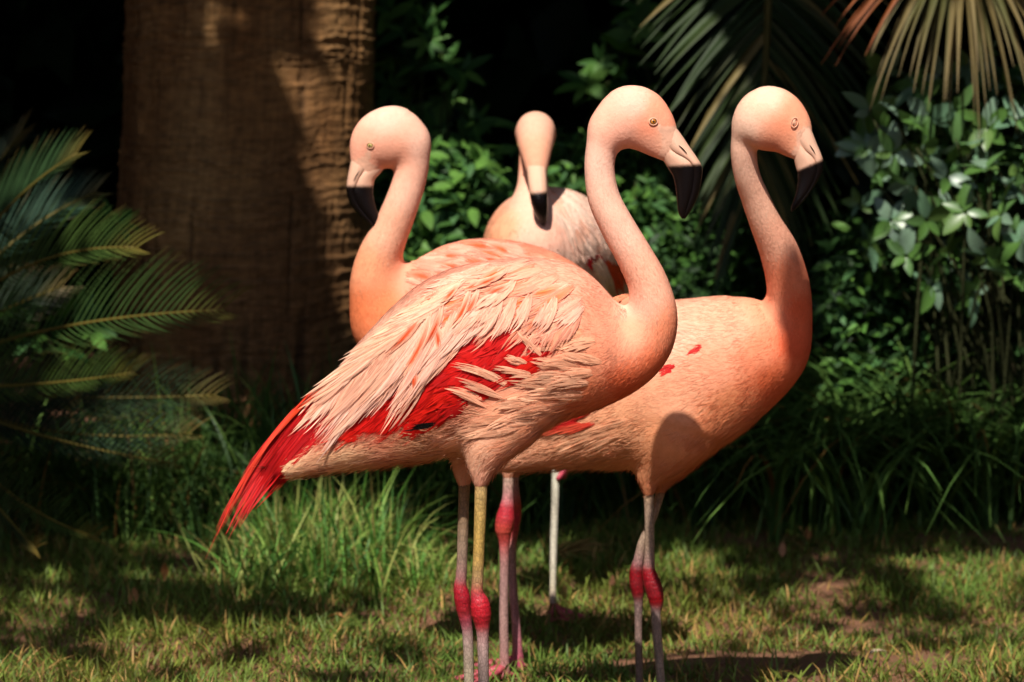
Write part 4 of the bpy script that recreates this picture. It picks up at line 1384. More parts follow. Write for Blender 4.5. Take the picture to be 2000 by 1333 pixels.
for px, py, r in ((1090, 1212, 60), (1160, 1200, 46), (1230, 1205, 40), (1320, 1212, 30), (1950, 1300, 60), (1850, 1322, 60), (1740, 1330, 40), (1960, 1120, 50), (1860, 1110, 36), (1900, 1160, 26), (1480, 1215, 14), (1400, 1215, 14),
                  (60, 1310, 26), (20, 1322, 26)):
    g = ground_at(px, py)
    LIT.append((g @ _e1, g @ _e2, r * g[1] / FPX))
for px, py, Y, r in ((500, 1010, 6.6, 70), (590, 1020, 6.6, 110), (690, 1040, 6.6, 110), (770, 1070, 6.6, 90), (830, 1090, 6.6, 60),          # bright tuft
                     (700, 30, 7.5, 50), (650, 110, 7.5, 40), (690, 150, 7.5, 34), (620, 220, 7.5, 14), (650, 290, 7.5, 8),
                     (1860, 200, 7.2, 30), (1800, 310, 7.2, 12), (1910, 290, 7.2, 18), (1970, 420, 7.2, 30), (1880, 470, 7.2, 4), (1990, 540, 7.2, 20), (1740, 230, 7.2, 4), (1780, 410, 7.2, 4),
                     (1780, 640, 7.3, 22), (1680, 560, 7.3, 22), (1900, 620, 7.3, 26), (1640, 700, 7.3, 14), (1930, 800, 7.2, 22),
                     (1860, 40, 7.1, 60), (1940, 60, 7.1, 60), (1780, 60, 7.1, 50), (1840, 130, 7.1, 30),
                     (1380, 200, 7.6, 10), (1340, 270, 7.6, 14), (1390, 330, 7.6, 10), (1620, 400, 7.6, 6),
                     (910, 330, 8.0, 30), (880, 375, 8.0, 24), (760, 320, 8.0, 30), (860, 450, 8.0, 20), (960, 300, 8.0, 16), (1110, 290, 8.0, 24), (1250, 340, 8.0, 22), (1330, 420, 8.0, 18), (1290, 500, 8.0, 18), (1420, 450, 7.9, 12), (1420, 560, 7.9, 12), (840, 60, 8.2, 8), (1170, 150, 8.2, 8), (1350, 560, 7.9, 10), (1650, 620, 7.4, 10), (1740, 760, 7.3, 8),
                     (120, 300, 6.9, 18), (220, 460, 6.8, 34), (330, 590, 6.7, 40), (240, 620, 6.7, 30), (160, 710, 6.7, 36), (330, 840, 6.8, 20), (80, 300, 6.8, 26), (20, 575, 7.2, 22), (140, 640, 7.3, 24)):
    lit(px, py, Y, r)
LIT = np.array(LIT)


def sunny(P, pad=0.0):
    u, v = P @ _e1, P @ _e2
    m = np.zeros(len(P), bool)
    for a, b, r in LIT:
        m |= (u - a) ** 2 + (v - b) ** 2 < (r + pad) ** 2
    return m


# ================================================================== palm trunk
def palm_trunk_tree():
    Yt = 7.78
    zs = np.concatenate([np.arange(-0.05, 1.5, 0.0045), np.linspace(1.5, 5.2, 60)])
    th = np.linspace(0, 2 * np.pi, 300, endpoint=False)
    Z, Th = np.meshgrid(zs, th, indexing='ij')
    # edges of the trunk in the picture give its axis and radius
    zc = np.array([-0.1, 0.0, 0.25, 0.6, 1.0, 1.3, 3.0, 5.2])
    pyc = np.array([pix(np.array([0, Yt, z]))[1] for z in zc])
    lx = np.interp(pyc, [0, 400, 900, 1100], [250, 226, 196, 180])
    rx = np.interp(pyc, [0, 200, 500, 900, 1100], [738, 734, 722, 716, 730])
    cx = np.interp(Z, zc, (lx + rx) / 2)
    rr = np.interp(Z, zc, (rx - lx) / 2 * Yt / FPX * 0.985)
    cxm = (cx - 1000) * Yt / FPX
    ct = np.stack([np.cos(Th) * 1.6, np.sin(Th) * 1.6, Z * 3], -1)
    warp = 0.05 * (vnoise(ct, 21) - 0.5) + 0.012 * (vnoise(ct * 4, 22) - 0.5) + .004 * (vnoise(ct * 14, 20) - .5)
    zz = Z + warp
    ph = zz / 0.019 + 2.6 * vnoise(np.stack([0 * Z, 0 * Z, zz * 9], -1), 23)
    saw = ph - np.floor(ph)
    ringid = np.floor(ph)
    rim = _hash(ringid.astype(np.int64), 0 * ringid.astype(np.int64), 0 * ringid.astype(np.int64), 5)
    patch = vnoise(np.stack([np.cos(Th) * 3, np.sin(Th) * 3, Z * 5], -1), 24)
    fib = .5 * vnoise(np.stack([Th * 60, Z * 30, 0 * Z], -1), 25) + .5 * vnoise(np.stack([Th * 14, Z * 120, 0 * Z], -1), 29)
    crack = vnoise(np.stack([Th * 26, Z * 3.5, 0 * Z + 3], -1), 26)
    crack = np.clip((crack - 0.75) * 6, 0, 1)
    notch = vnoise(np.stack([Th * 34, ringid * 3.1, 0 * Z], -1), 27)
    disp = (0.0048 * saw ** 1.6 * (0.1 + 1.8 * rim) * (0.3 + 1.1 * patch) + 0.003 * (fib - 0.5) + 0.012 * (patch - 0.5) - 0.007 * crack - 0.004 * np.clip((notch - 0.72) * 5, 0, 1))
    R = rr + disp
    V = np.stack([cxm + R * np.cos(Th), Yt + R * np.sin(Th), Z], -1)
    i = np.arange(V.size // 3).reshape(Z.shape)
    j = np.roll(i, -1, 1)
    q = np.stack([i[:-1], j[:-1], j[1:], i[1:]], -1).reshape(-1, 4)
    base = lin((126, 84, 44)) * (1 - patch[..., None]) + lin((172, 132, 84)) * patch[..., None]
    m2 = vnoise(np.stack([np.cos(Th) * 2, np.sin(Th) * 2, Z * 2.2], -1), 28)[..., None]
    base = base * (1 - 0.5 * np.clip((m2 - 0.4) * 3, 0, 1)) + lin((92, 52, 28)) * 0.5 * np.clip((m2 - 0.4) * 3, 0, 1)
    lineid = np.clip((saw - .80) * 6, 0, 1)[..., None] * (rim[..., None] > .35)
    c = base * (0.45 + 0.8 * fib[..., None]) * (1 - 0.55 * crack[..., None]) * (1 - .4 * lineid) * .9
    root = empty('palm_tree', (float((450 - 1000) * Yt / FPX), Yt, 0), label='thick brown palm trunk with horizontal rings behind the flamingo facing left', category='palm tree')
    m = attr_material('palm_bark', 0.85, 0.25, 0.45, 45, bump=0.8, bscale=70, stretch=(1, 1, 2.6))
    link('trunk', mesh_np('trunk', V.reshape(-1, 3), q, col=c.reshape(-1, 3), mats=[m]), root)
    # its own fronds, far above the frame
    r = np.random.default_rng(91)
    top = np.array([float((494 - 1000) * Yt / FPX), Yt, 5.1])
    for k in range(12):
        az = k * 2 * math.pi / 12 + r.uniform(-.2, .2)
        d = np.array([math.cos(az), math.sin(az), 0])
        t = np.linspace(0, 1, 14)
        P = top + d * (t * 2.4)[:, None] + np.array([0, 0, 1.0]) * (1.1 * t - 1.5 * t * t)[:, None]
        link('frond', frond_mesh(P, 0.55, 60, 0.016, r, lin((60, 92, 36)) * .6, np.array([0, 0, 1.0]), clear=True), root)
    return root


def frond_mesh(P, leaf_len, n, hw, r, colr, upv, clear=False, start=0.12, colb=None):
    """rachis with two rows of leaflets"""
    bag = Bag()
    S = len(P)
    V, q, t = tube(P, np.linspace(0.012, 0.003, S), 6)
    bag.add(V, q, t, lin((120, 112, 52)) * .6)
    s = np.linspace(start, 1, n)
    f = s * (S - 1)
    i = np.clip(f.astype(int), 0, S - 2)
    B = P[i] + (P[i + 1] - P[i]) * (f - i)[:, None]
    T = norm(P[i + 1] - P[i])
    for sg in (-1, 1):
        sd = norm(np.cross(T, upv) * sg)
        L = leaf_len * (np.sin(np.pi * np.clip(s, 0, 1) ** 0.8 * 0.86 + 0.25)) * r.uniform(.85, 1.1, n)
        k = np.linspace(0, 1, 5)
        D = norm(sd + T * 0.7 + 0.25 * upv)
        C = B[:, None] + D[:, None] * (L[:, None] * k)[..., None] - upv * (L[:, None] * 0.30 * k ** 2)[..., None]
        if clear:
            ok = ~(sunny(C[:, 1], 0.06) | sunny(C[:, 3], 0.06))
            C = C[ok]
        else:
            ok = np.ones(n, bool)
        W = hw * np.array([0.5, 1, 0.9, 0.6, 0.06])[None] * np.ones((len(C), 1))
        Vv, qq, _ = ribbons(C, W, np.cross(D[ok], upv))
        cc = np.repeat(colr * r.normal(1, .15, (len(C), 1)), 10, 0)
        bag.add(Vv, qq, None, np.clip(cc, 0, 1))
    return bag.mesh('frond', [M_LEAF])


palm_trunk_tree()


# ================================================================== cycad on the left
def cycad():
    root = empty('cycad', (float(at(-190, 900, 6.95)[0]), 6.95, 0), label='dark green sago cycad with stiff feathery fronds reaching in from the left edge', category='cycad')
    base = at(-190, 760, 6.95)
    zt = np.linspace(-0.03, base[2], 16)
    V, q, t = tube(np.stack([0 * zt + base[0], 0 * zt + base[1], zt], -1), 0.11 + 0.012 * np.cos(np.arange(16) * 2.4), 18)
    link('trunk', mesh_np('trunk', V, q, t, col=np.broadcast_to(lin((92, 66, 40)) * .7, (len(V), 3)), mats=[M_WOOD]), root)
    r = np.random.default_rng(17)
    data = [  # control pixel, tip pixel, depth of tip, length of leaflets in pixels, tone, droop of the lower row
        ((-60, 420), (150, 300), 6.75, 105, (70, 104, 62)), ((-40, 470), (186, 376), 7.1, 100, (64, 96, 74)), ((-20, 470), (268, 484), 6.7, 112, (84, 112, 52)),
        ((40, 620), (436, 606), 6.6, 140, (78, 108, 54)), ((10, 770), (262, 728), 6.6, 92, (84, 108, 48)), ((60, 790), (420, 772), 6.9, 100, (48, 70, 42)),
        ((60, 880), (372, 846), 6.85, 96, (52, 74, 56)), ((30, 860), (340, 905), 6.7, 80, (40, 58, 36)), ((-40, 960), (70, 1072), 6.6, 80, (60, 70, 40)), ((0, 1000), (190, 1050), 6.55, 70, (76, 96, 44)),
        ((-120, 350), (-60, 230), 6.9, 110, (60, 90, 60)), ((-300, 560), (-520, 560), 6.8, 110, (60, 90, 60)), ((-300, 460), (-460, 330), 7.1, 110, (60, 90, 60)), ((-300, 800), (-560, 860), 6.9, 110, (60, 90, 60)),
        ((-150, 500), (40, 260), 7.3, 100, (44, 66, 44)), ((-100, 640), (120, 560), 7.25, 100, (44, 64, 40))]
    for (c, tp, Yt, ll, tone) in data:
        t = np.linspace(0, 1, 22)
        px = (1 - t) ** 2 * -190 + 2 * t * (1 - t) * c[0] + t * t * tp[0]
        py = (1 - t) ** 2 * 745 + 2 * t * (1 - t) * c[1] + t * t * tp[1]
        P = at(px, py, 6.95 + (Yt - 6.95) * t)
        bag = Bag()
        V, q, tr = tube(P, np.linspace(0.0055, 0.0016, 22), 7)
        bag.add(V, q, tr, lin((138, 122, 56)) * .5)
        n = 48
        s = np.linspace(0.10, 0.995, n)
        f = s * 21
        i = np.clip(f.astype(int), 0, 20)
        B = P[i] + (P[i + 1] - P[i]) * (f - i)[:, None]
        T = norm(P[i + 1] - P[i])
        Ls = 1.45 * ll * 6.9 / FPX * np.clip(np.sin(np.pi * (0.18 + 0.70 * s)), .25, 1)
        for sg in (0, 1):
            sd = norm(np.array([0.0, 0.25, 1.0]) if sg == 0 else np.array([0.0, -0.85, -0.42]))
            k = np.linspace(0, 1, 6)
            L = Ls * r.uniform(.9, 1.08, n) * (1 if sg == 0 else .8)
            ang = 1.45 - 0.75 * s ** 2
            D = norm(T * .8 + sd * ang[:, None] + r.normal(0, .035, (n, 3)))
            C = B[:, None] + D[:, None] * (L[:, None] * k)[..., None] + (T - sd * .5)[:, None] * (L[:, None] * 0.20 * k ** 2.2)[..., None]
            W = 0.0016 * np.array([0.7, 1, 1, .85, .55, .08])[None] * np.ones((n, 1))
            side = norm(np.cross(D, np.array([0.25, -1.0, 0.5])))
            Vv, qq, _ = ribbons(C, W, side)
            cl = lin(tone) * .54 * r.normal(1, .14, (n, 1))
            yel = np.clip((s - .86) * 4, 0, .6)[:, None]
            cl = cl * (1 - yel) + lin((150, 120, 52)) * .7 * yel
            cc = np.repeat(cl[:, None], 12, 1)
            tipm = np.repeat(np.clip(k - .75, 0, 1) * 2.4, 2)[None, :, None] * (r.random((n, 1, 1)) < .35)
            cc = cc * (1 - tipm) + lin((150, 112, 60)) * .7 * tipm
            bag.add(Vv, qq, None, np.clip(cc.reshape(-1, 3), 0, 1))
        link('frond', bag.mesh('frond', [M_LEAF]), root)


cycad()


# ================================================================== palm frond hanging in the upper middle
def hanging_palm():
    Yf = 7.65
    top = np.array([1.95, 8.6, 3.3])
    root = empty('palm_tree', (1.95, 8.6, 0), label='palm with one large feathery green frond hanging behind the two right-facing heads', category='palm tree')
    zt = np.linspace(-0.05, 3.3, 40)
    V, q, t = tube(np.stack([0 * zt + 1.95, 0 * zt + 8.6, zt], -1), 0.16 + 0.008 * np.cos(np.arange(40) * 2.6), 20)
    link('trunk', mesh_np('trunk', V, q, t, col=np.broadcast_to(lin((110, 84, 56)) * .7, (len(V), 3)), mats=[M_WOOD]), root)
    r = np.random.default_rng(33)
    pts = np.concatenate([[top, top + [-.35, -.2, .5], [0.75, 8.0, 3.3]], at([1512, 1506, 1500, 1494, 1484, 1470], [-620, -260, 0, 140, 250, 360], [Yf + .1, Yf, Yf, Yf, Yf - .02, Yf - .04])])
    P = catmull(pts, 6)
    fr = link('frond', None, root) if False else None
    V, q, t = tube(P, np.linspace(0.016, 0.004, len(P)), 8)
    fr = link('frond', mesh_np('frond', V, q, t, col=np.broadcast_to(lin((118, 110, 60)) * .6, (len(V), 3)), mats=[M_LEAF]), root)
    # leaflets: base on the rib, tip direction fanning out and down
    for sg in (-1, 1):
        n = 54
        for k in range(n):
            s = k / (n - 1)
            by = -330 + 690 * s
            bx = np.interp(by, [-620, 0, 140, 250, 360], [1512, 1500, 1494, 1484, 1470])
            a = math.radians(62 - 44 * s + r.uniform(-5, 5))
            L = (370 - 130 * s) * r.uniform(.88, 1.08)
            tipx = bx + sg * L * math.sin(a)
            tipy = by + L * math.cos(a)
            dep = (-.10 if sg < 0 else .02) * (0.3 + r.random()) + r.normal(0, .02)
            p0, p2 = at(bx, by, Yf), at(tipx, tipy, Yf + dep)
            p1 = (p0 + p2) / 2 + np.array([sg * .01, 0, .025])
            tt = np.linspace(0, 1, 8)[:, None]
            C = ((1 - tt) ** 2 * p0 + 2 * tt * (1 - tt) * p1 + tt * tt * p2)[None]
            W = 0.0078 * np.array([.45, .85, 1, 1, .9, .7, .42, .06])[None] * r.uniform(.8, 1.15)
            D = norm(p2 - p0)
            twist = r.uniform(-.7, .7)
            nn = norm(np.array([0.1 * sg, -1, .55 + twist]))
            side = norm(np.cross(D, nn))[None]
            Vv, qq, _ = ribbons(C, W, side, fold=0)
            Vv = Vv.reshape(8, 3, 3)
            Vv[:, 1] -= np.cross(side[0], D) * (W[0] * .45)[:, None]
            c = lin(random.Random(k * 7 + sg).choice([(60, 82, 44), (68, 90, 48), (52, 72, 40), (74, 92, 50), (82, 90, 54)])) * .5 * r.normal(1, .1)
            if r.random() < .12:
                c = lin((134, 118, 70)) * .7
            link('leaflet', mesh_np('leaflet', Vv.reshape(-1, 3), qq, col=np.broadcast_to(np.clip(c, 0, 1), (24, 3)), mats=[M_LEAF]), fr)
    for az in (0.2, 1.6, 3.0, 4.6):
        d = np.array([math.cos(az), math.sin(az), 0])
        t = np.linspace(0, 1, 14)
        P = top + d * (t * 1.8)[:, None] + np.array([0, 0, 1.0]) * (.9 * t - .9 * t * t)[:, None]
        link('frond', frond_mesh(P, 0.5, 50, 0.014, r, lin((66, 92, 40)) * .6, np.array([0, 0, 1.0]), clear=True), root)


hanging_palm()


# ================================================================== fan palm leaf at the upper right
def fan_palm():
    Yf = 7.15
    c0 = at(1880, -150, Yf)
    root = empty('fan_palm', (1.55, 7.7, 0), label='fan palm with a drying tan and orange leaf hanging at the upper right', category='palm tree')
    zt = np.linspace(-0.05, 2.2, 24)
    V, q, t = tube(np.stack([0 * zt + 1.55, 0 * zt + 7.7, zt], -1), 0.10 + 0.01 * np.cos(np.arange(24) * 2.3), 16)
    link('trunk', mesh_np('trunk', V, q, t, col=np.broadcast_to(lin((100, 74, 48)) * .7, (len(V), 3)), mats=[M_WOOD]), root)
    P = catmull(np.array([[1.55, 7.7, 2.15], [1.4, 7.5, 2.25], [1.15, 7.25, 1.85], c0]), 8)
    V, q, t = tube(P, np.linspace(.014, .008, len(P)), 8)
    pet = link('petiole', mesh_np('petiole', V, q, t, col=np.broadcast_to(lin((140, 120, 60)) * .7, (len(V), 3)), mats=[M_LEAF]), root)
    r = np.random.default_rng(44)
    n = 56
    for k in range(n):
        s = k / (n - 1)
        a = math.radians(-66 + 130 * s + r.uniform(-2.5, 2.5))
        L = r.uniform(270, 370) * (1 if abs(s - .5) < .4 else .85)
        bend = r.uniform(20, 70)
        x2, y2 = 1880 + L * math.sin(a), -150 + L * math.cos(a) + bend
        dep = r.normal(0, .03)
        p0, p2 = c0, at(x2, y2, Yf + dep - .05)
        p1 = at(1880 + .6 * L * math.sin(a) * 1.12, -150 + .52 * L * math.cos(a), Yf + dep)
        tt = np.linspace(0, 1, 9)[:, None]
        C = ((1 - tt) ** 2 * p0 + 2 * tt * (1 - tt) * p1 + tt * tt * p2)[None]
        W = 0.0075 * np.array([.15, .5, .85, 1, .85, .6, .4, .25, .05])[None] * r.uniform(.7, 1.1)
        D = norm(p2 - p0)
        side = norm(np.cross(D, norm(np.array([r.uniform(-.5, .5), -1, .4 + r.uniform(-.4, .4)]))))[None]
        Vv, qq, _ = ribbons(C, W, side, fold=0)
        Vv = Vv.reshape(9, 3, 3)
        Vv[:, 1] -= np.cross(side[0], D) * (W[0] * .5)[:, None]
        dry = 1 if s < .2 else 0
        ca = lin((150, 132, 84)) if r.random() < .5 else lin((112, 112, 66))
        cb = lin((170, 98, 54)) if dry else lin((146, 128, 88))
        f = np.clip((np.linspace(0, 1, 9) - (.15 if dry == 1 else .5)) * 2.2, 0, 1)[:, None]
        cc = np.repeat((ca * (1 - f) + cb * f) * .62 * r.normal(1, .12), 3, 0)
        link('leaf_segment', mesh_np('leaf_segment', Vv.reshape(-1, 3), qq, col=np.clip(cc, 0, 1), mats=[M_LEAF]), pet)


fan_palm()


# ================================================================== shrubs whose leaves can be told apart
def whorl_shrub(name, label, base, spots, leaf_px, tones, r, tmpl_w, per=7, mat=None, cat='shrub', group=None, face=(-.05, -1, .55)):
    root = empty(name, base, label=label, category=cat)
    if group:
        root['group'] = group
    stems = Bag()
    meshes = []
    for k, tn in enumerate(tones):
        V, q = leaf_template(7, tmpl_w * r.uniform(.85, 1.15), r.uniform(.15, .4), r.uniform(.08, .3))
        meshes.append(mesh_np('leaf', V, q, col=np.broadcast_to(lin(tn) * .8, (len(V), 3)), mats=[mat or M_LEAF]))
    for (px, py, Y) in spots:
        c = at(px, py, Y)
        ax = norm(np.array(face) + r.normal(0, .7, 3))
        foot = np.array([base[0] + r.normal(0, .12), base[1] + r.normal(0, .08), 0.0])
        tt = np.linspace(0, 1, 9)[:, None]
        p1 = np.array([(foot[0] + c[0]) / 2 * .6 + foot[0] * .4, c[1] + .05, c[2] * .6])
        C = (1 - tt) ** 2 * foot + 2 * tt * (1 - tt) * p1 + tt * tt * (c - ax * .01)
        V, q, t = tube(C, np.linspace(.004, .0018, 9), 6)
        stems.add(V, q, t, lin((70, 74, 40)) * .5)
        u = norm(np.cross(ax, np.array([0, 0, 1.0])))
        w = np.cross(ax, u)
        n = per + int(r.integers(-1, 2))
        a0 = r.uniform(0, 6.28)
        for k in range(n):
            a = a0 + k * 2 * math.pi / n + r.uniform(-.25, .25)
            rad = u * math.cos(a) + w * math.sin(a)
            el = r.uniform(.1, .6)
            d = norm(rad * math.cos(el) + ax * math.sin(el) + np.array([0, 0, -.1]))
            nn = norm(ax * math.cos(el) - rad * math.sin(el) + r.normal(0, .2, 3))
            d_, s_, n_ = frames(d[None], nn[None])
            L = leaf_px * Y / FPX * r.uniform(.45, 1.2)
            o = bpy.data.objects.new('leaf', meshes[int(r.integers(len(meshes)))])
            COL.objects.link(o)
            o.parent = root
            M = Matrix.Identity(4)
            for i in range(3):
                M[i][0], M[i][1], M[i][2] = d_[0][i] * L, s_[0][i] * L, n_[0][i] * L
                M[i][3] = c[i] + rad[i] * .004 - base[i]
            o.matrix_parent_inverse = Matrix.Identity(4)
            o.matrix_basis = M
    link('stem', stems.mesh('stem', [M_WOOD]), root)
    return root


r_ = np.random.default_rng(55)
PALE = [(104, 140, 108), (92, 130, 72), (124, 152, 126), (84, 122, 56), (100, 132, 66)]
spots = [(1700, 215, 7.3), (1742, 180, 7.35), (1790, 168, 7.3), (1840, 150, 7.3), (1890, 130, 7.35), (1760, 235, 7.2), (1815, 225, 7.25), (1868, 215, 7.2), (1690, 290, 7.35), (1745, 300, 7.25), (1800, 290, 7.15), (1870, 280, 7.15), (1930, 250, 7.2),
         (1985, 235, 7.2), (1720, 355, 7.3), (1780, 365, 7.2), (1850, 345, 7.15), (1925, 330, 7.1), (1985, 345, 7.1), (1740, 430, 7.3), (1810, 430, 7.2), (1885, 415, 7.12), (1955, 420, 7.1), (1995, 470, 7.08), (1700, 480, 7.35), (1770, 500, 7.25),
         (1850, 495, 7.2), (1925, 500, 7.1), (1980, 540, 7.1), (1820, 555, 7.25), (1900, 570, 7.2), (1680, 400, 7.4)]
spots += [(int(x + r_.normal(0, 26)), int(y + r_.normal(0, 26)), Y + float(r_.uniform(.0, .25))) for x, y, Y in spots[::2]]
whorl_shrub('shrub', 'glossy pale green leafy shrub lit by the sun under the hanging fan palm leaf', (1.02, 7.35, 0), spots, 56, PALE, r_, .24, 6, M_GLOSS)
GREEN = [(70, 112, 52), (86, 128, 56), (58, 96, 48), (96, 136, 60)]
sp2 = [(760, 20, 8.3), (812, 6, 8.2), (850, 30, 8.2), (790, 60, 8.25), (838, 78, 8.2), (770, 110, 8.3), (815, 130, 8.25), (868, 128, 8.2), (905, 140, 8.2), (760, 170, 8.3), (820, 185, 8.3), (880, 200, 8.35), (930, 235, 8.35), (790, 225, 8.3), (850, 250, 8.3), (910, 270, 8.35)]
whorl_shrub('shrub', 'dark green shrub of whorled long leaves rising beside the right edge of the palm trunk', (-.22, 8.35, 0), sp2, 64, GREEN, r_, .15, 8)
sp3 = [(1240, 60, 8.2), (1210, 100, 8.2), (1170, 120, 8.2), (1235, 130, 8.25), (1195, 160, 8.2), (1145, 165, 8.15), (1180, 185, 8.2), (1245, 190, 8.3), (1250, 20, 8.3)]
whorl_shrub('shrub', 'green whorled shrub sprig against the dark gap above the front flamingo head', (.28, 8.3, 0), sp3, 58, GREEN, r_, .17, 8)
sp4 = [(30, 565, 7.35), (60, 590, 7.35), (20, 610, 7.3), (110, 620, 7.4), (160, 600, 7.45), (220, 590, 7.45), (130, 690, 7.4), (200, 560, 7.5), (60, 660, 7.35), (230, 440, 7.5), (205, 430, 7.5), (180, 650, 7.4)]
whorl_shrub('shrub', 'small leafy shrub showing through the cycad fronds at the left edge', (-1.02, 7.45, 0), sp4, 50, GREEN, r_, .26, 6)


def bush(label, px0, px1, py0, py1, Y, n, size, tones, seed, wleaf=.22, depth=.5):
    """a shrub of many small leaves in a lumpy volume"""
    r = np.random.default_rng(seed)
    c = at((px0 + px1) / 2, py1, Y)
    root = empty('bush', (float(c[0]), float(Y), 0.0), label=label, category='bush', group='bushes behind the flamingos')
    k = r.random((n * 3, 3))
    px, py, Yv = px0 + (px1 - px0) * k[:, 0], py0 + (py1 - py0) * k[:, 1], Y + depth * (k[:, 2] - .3)
    P = at(px, py, Yv)
    lump = vnoise(P * 7, seed) + .35 * vnoise(P * 19, seed + 1)
    edge = np.minimum(1, np.minimum((px - px0), (px1 - px)) / (.18 * (px1 - px0))) * np.minimum(1, (py - py0) / (.25 * (py1 - py0)))
    keep = lump * (.55 + .45 * edge) > r.uniform(.42, .75, len(P))
    P = P[keep][:n]
    n = len(P)
    P[:, 2] = np.maximum(P[:, 2], .02)
    d = rand_dirs(n, r) * [1, 1, .6] + [0, -.4, -.15]
    nn = norm(rand_dirs(n, r) * .7 + [0, -.5, .9])
    col = np.array([lin(t) for t in tones])[r.integers(len(tones), size=n)] * r.normal(.95, .18, (n, 1))
    V, q, C = leaf_cloud(leaf_template(6, wleaf, .3, .2), P, d, nn, size * r.uniform(.6, 1.25, n), np.clip(col, 0, 1))
    link('foliage', mesh_np('foliage', V, q, col=C, mats=[M_LEAF]), root, kind='stuff')
    st = Bag()
    for i in range(26):
        e = P[r.integers(n)]
        f = np.array([c[0] + r.normal(0, .18), Y + .1 + r.normal(0, .08), -.02])
        tt = np.linspace(0, 1, 7)[:, None]
        m = np.array([(e[0] + f[0]) / 2, (e[1] + f[1]) / 2, e[2] * .65])
        Vt, qt, t3 = tube((1 - tt) ** 2 * f + 2 * tt * (1 - tt) * m + tt * tt * e, np.linspace(.007, .002, 7), 6)
        st.add(Vt, qt, t3, lin((74, 66, 40)) * .6)
    link('stem', st.mesh('stem', [M_WOOD]), root)


MID = [(62, 98, 44), (78, 118, 52), (52, 84, 42), (92, 132, 58), (70, 108, 62)]
DK = [(44, 70, 36), (54, 82, 42), (38, 60, 34)]
bush('leafy green bush between the left-facing flamingo and the back flamingo', 690, 1010, 270, 640, 8.05, 3600, .052, MID, 61)
bush('leafy bush behind the neck of the front flamingo', 1000, 1330, 255, 640, 8.15, 3800, .045, MID, 62, .16)
bush('fine-leaved dark bush under the hanging palm frond', 1290, 1700, 380, 720, 7.95, 4200, .042, DK + MID[:2], 63, .16)
bush('dark bush between the palm frond and the pale shrub', 1600, 2060, 420, 760, 7.55, 4600, .042, DK + MID, 64, .18)
bush('sunlit leafy branches at the right edge behind the pale shrub', 1780, 2120, 130, 560, 7.5, 4200, .042, MID + PALE[:2], 65, .22)
bush('low dark bush at the foot of the palm trunk', 560, 1000, 560, 960, 8.2, 1800, .05, DK, 66, .18)


# ================================================================== dark growth behind everything and overhead canopy
def hedge(label, runs, seed, tone):
    """one tall hedge that closes the background plus unseen side and rear runs added to block sky light"""
    r = np.random.default_rng(seed)
    x0, x1, y0, y1 = runs[0][:4]
    root = empty('hedge', ((x0 + x1) / 2, (y0 + y1) / 2, 0), label=label, category='hedge')
    vs, st = [], Bag()
    bag = Bag()
    for (x0, x1, y0, y1, z1, n, s0, s1) in runs:
        P = np.stack([r.uniform(x0, x1, n), r.uniform(y0, y1, n), r.uniform(0, z1, n)], -1)
        col = lin(tone) * r.normal(.7, .15, (n, 1))
        V, q, C = leaf_cloud(leaf_template(3, .3, .2, .1), P, rand_dirs(n, r), rand_dirs(n, r), r.uniform(s0, s1, n), np.clip(col, 0, 1))
        bag.add(V, q, None, C)
        for i in range(int((max(x1 - x0, y1 - y0)) / .3)):
            f = np.array([r.uniform(x0, x1), (y0 + y1) / 2 + r.normal(0, .1), 0]) if x1 - x0 > y1 - y0 else np.array([(x0 + x1) / 2, r.uniform(y0, y1), 0])
            Vt, qt, t3 = tube(f + np.linspace(0, 1, 6)[:, None] * np.array([r.normal(0, .2), r.normal(0, .1), z1 * .9]), np.linspace(.03, .01, 6), 7)
            st.add(Vt, qt, t3, lin((64, 48, 34)) * .6)
    link('foliage', bag.mesh('foliage', [M_LEAF]), root, kind='stuff')
    link('stem', st.mesh('stem', [M_WOOD]), root)


hedge('tall dark evergreen hedge closing the shaded background, with unseen sides and rear added to block sky light',
      [(-5.5, 5.5, 10.0, 12.2, 4.8, 46000, .20, .34), (-6.3, -5.2, -4, 10.2, 4.6, 14000, .22, .36), (5.2, 6.3, -4, 10.2, 4.6, 14000, .22, .36), (-6.3, 6.3, -5.4, -4, 4.6, 12000, .22, .36)], 71, (34, 52, 30))  # side and rear runs are out of view, added to cut the sky fill


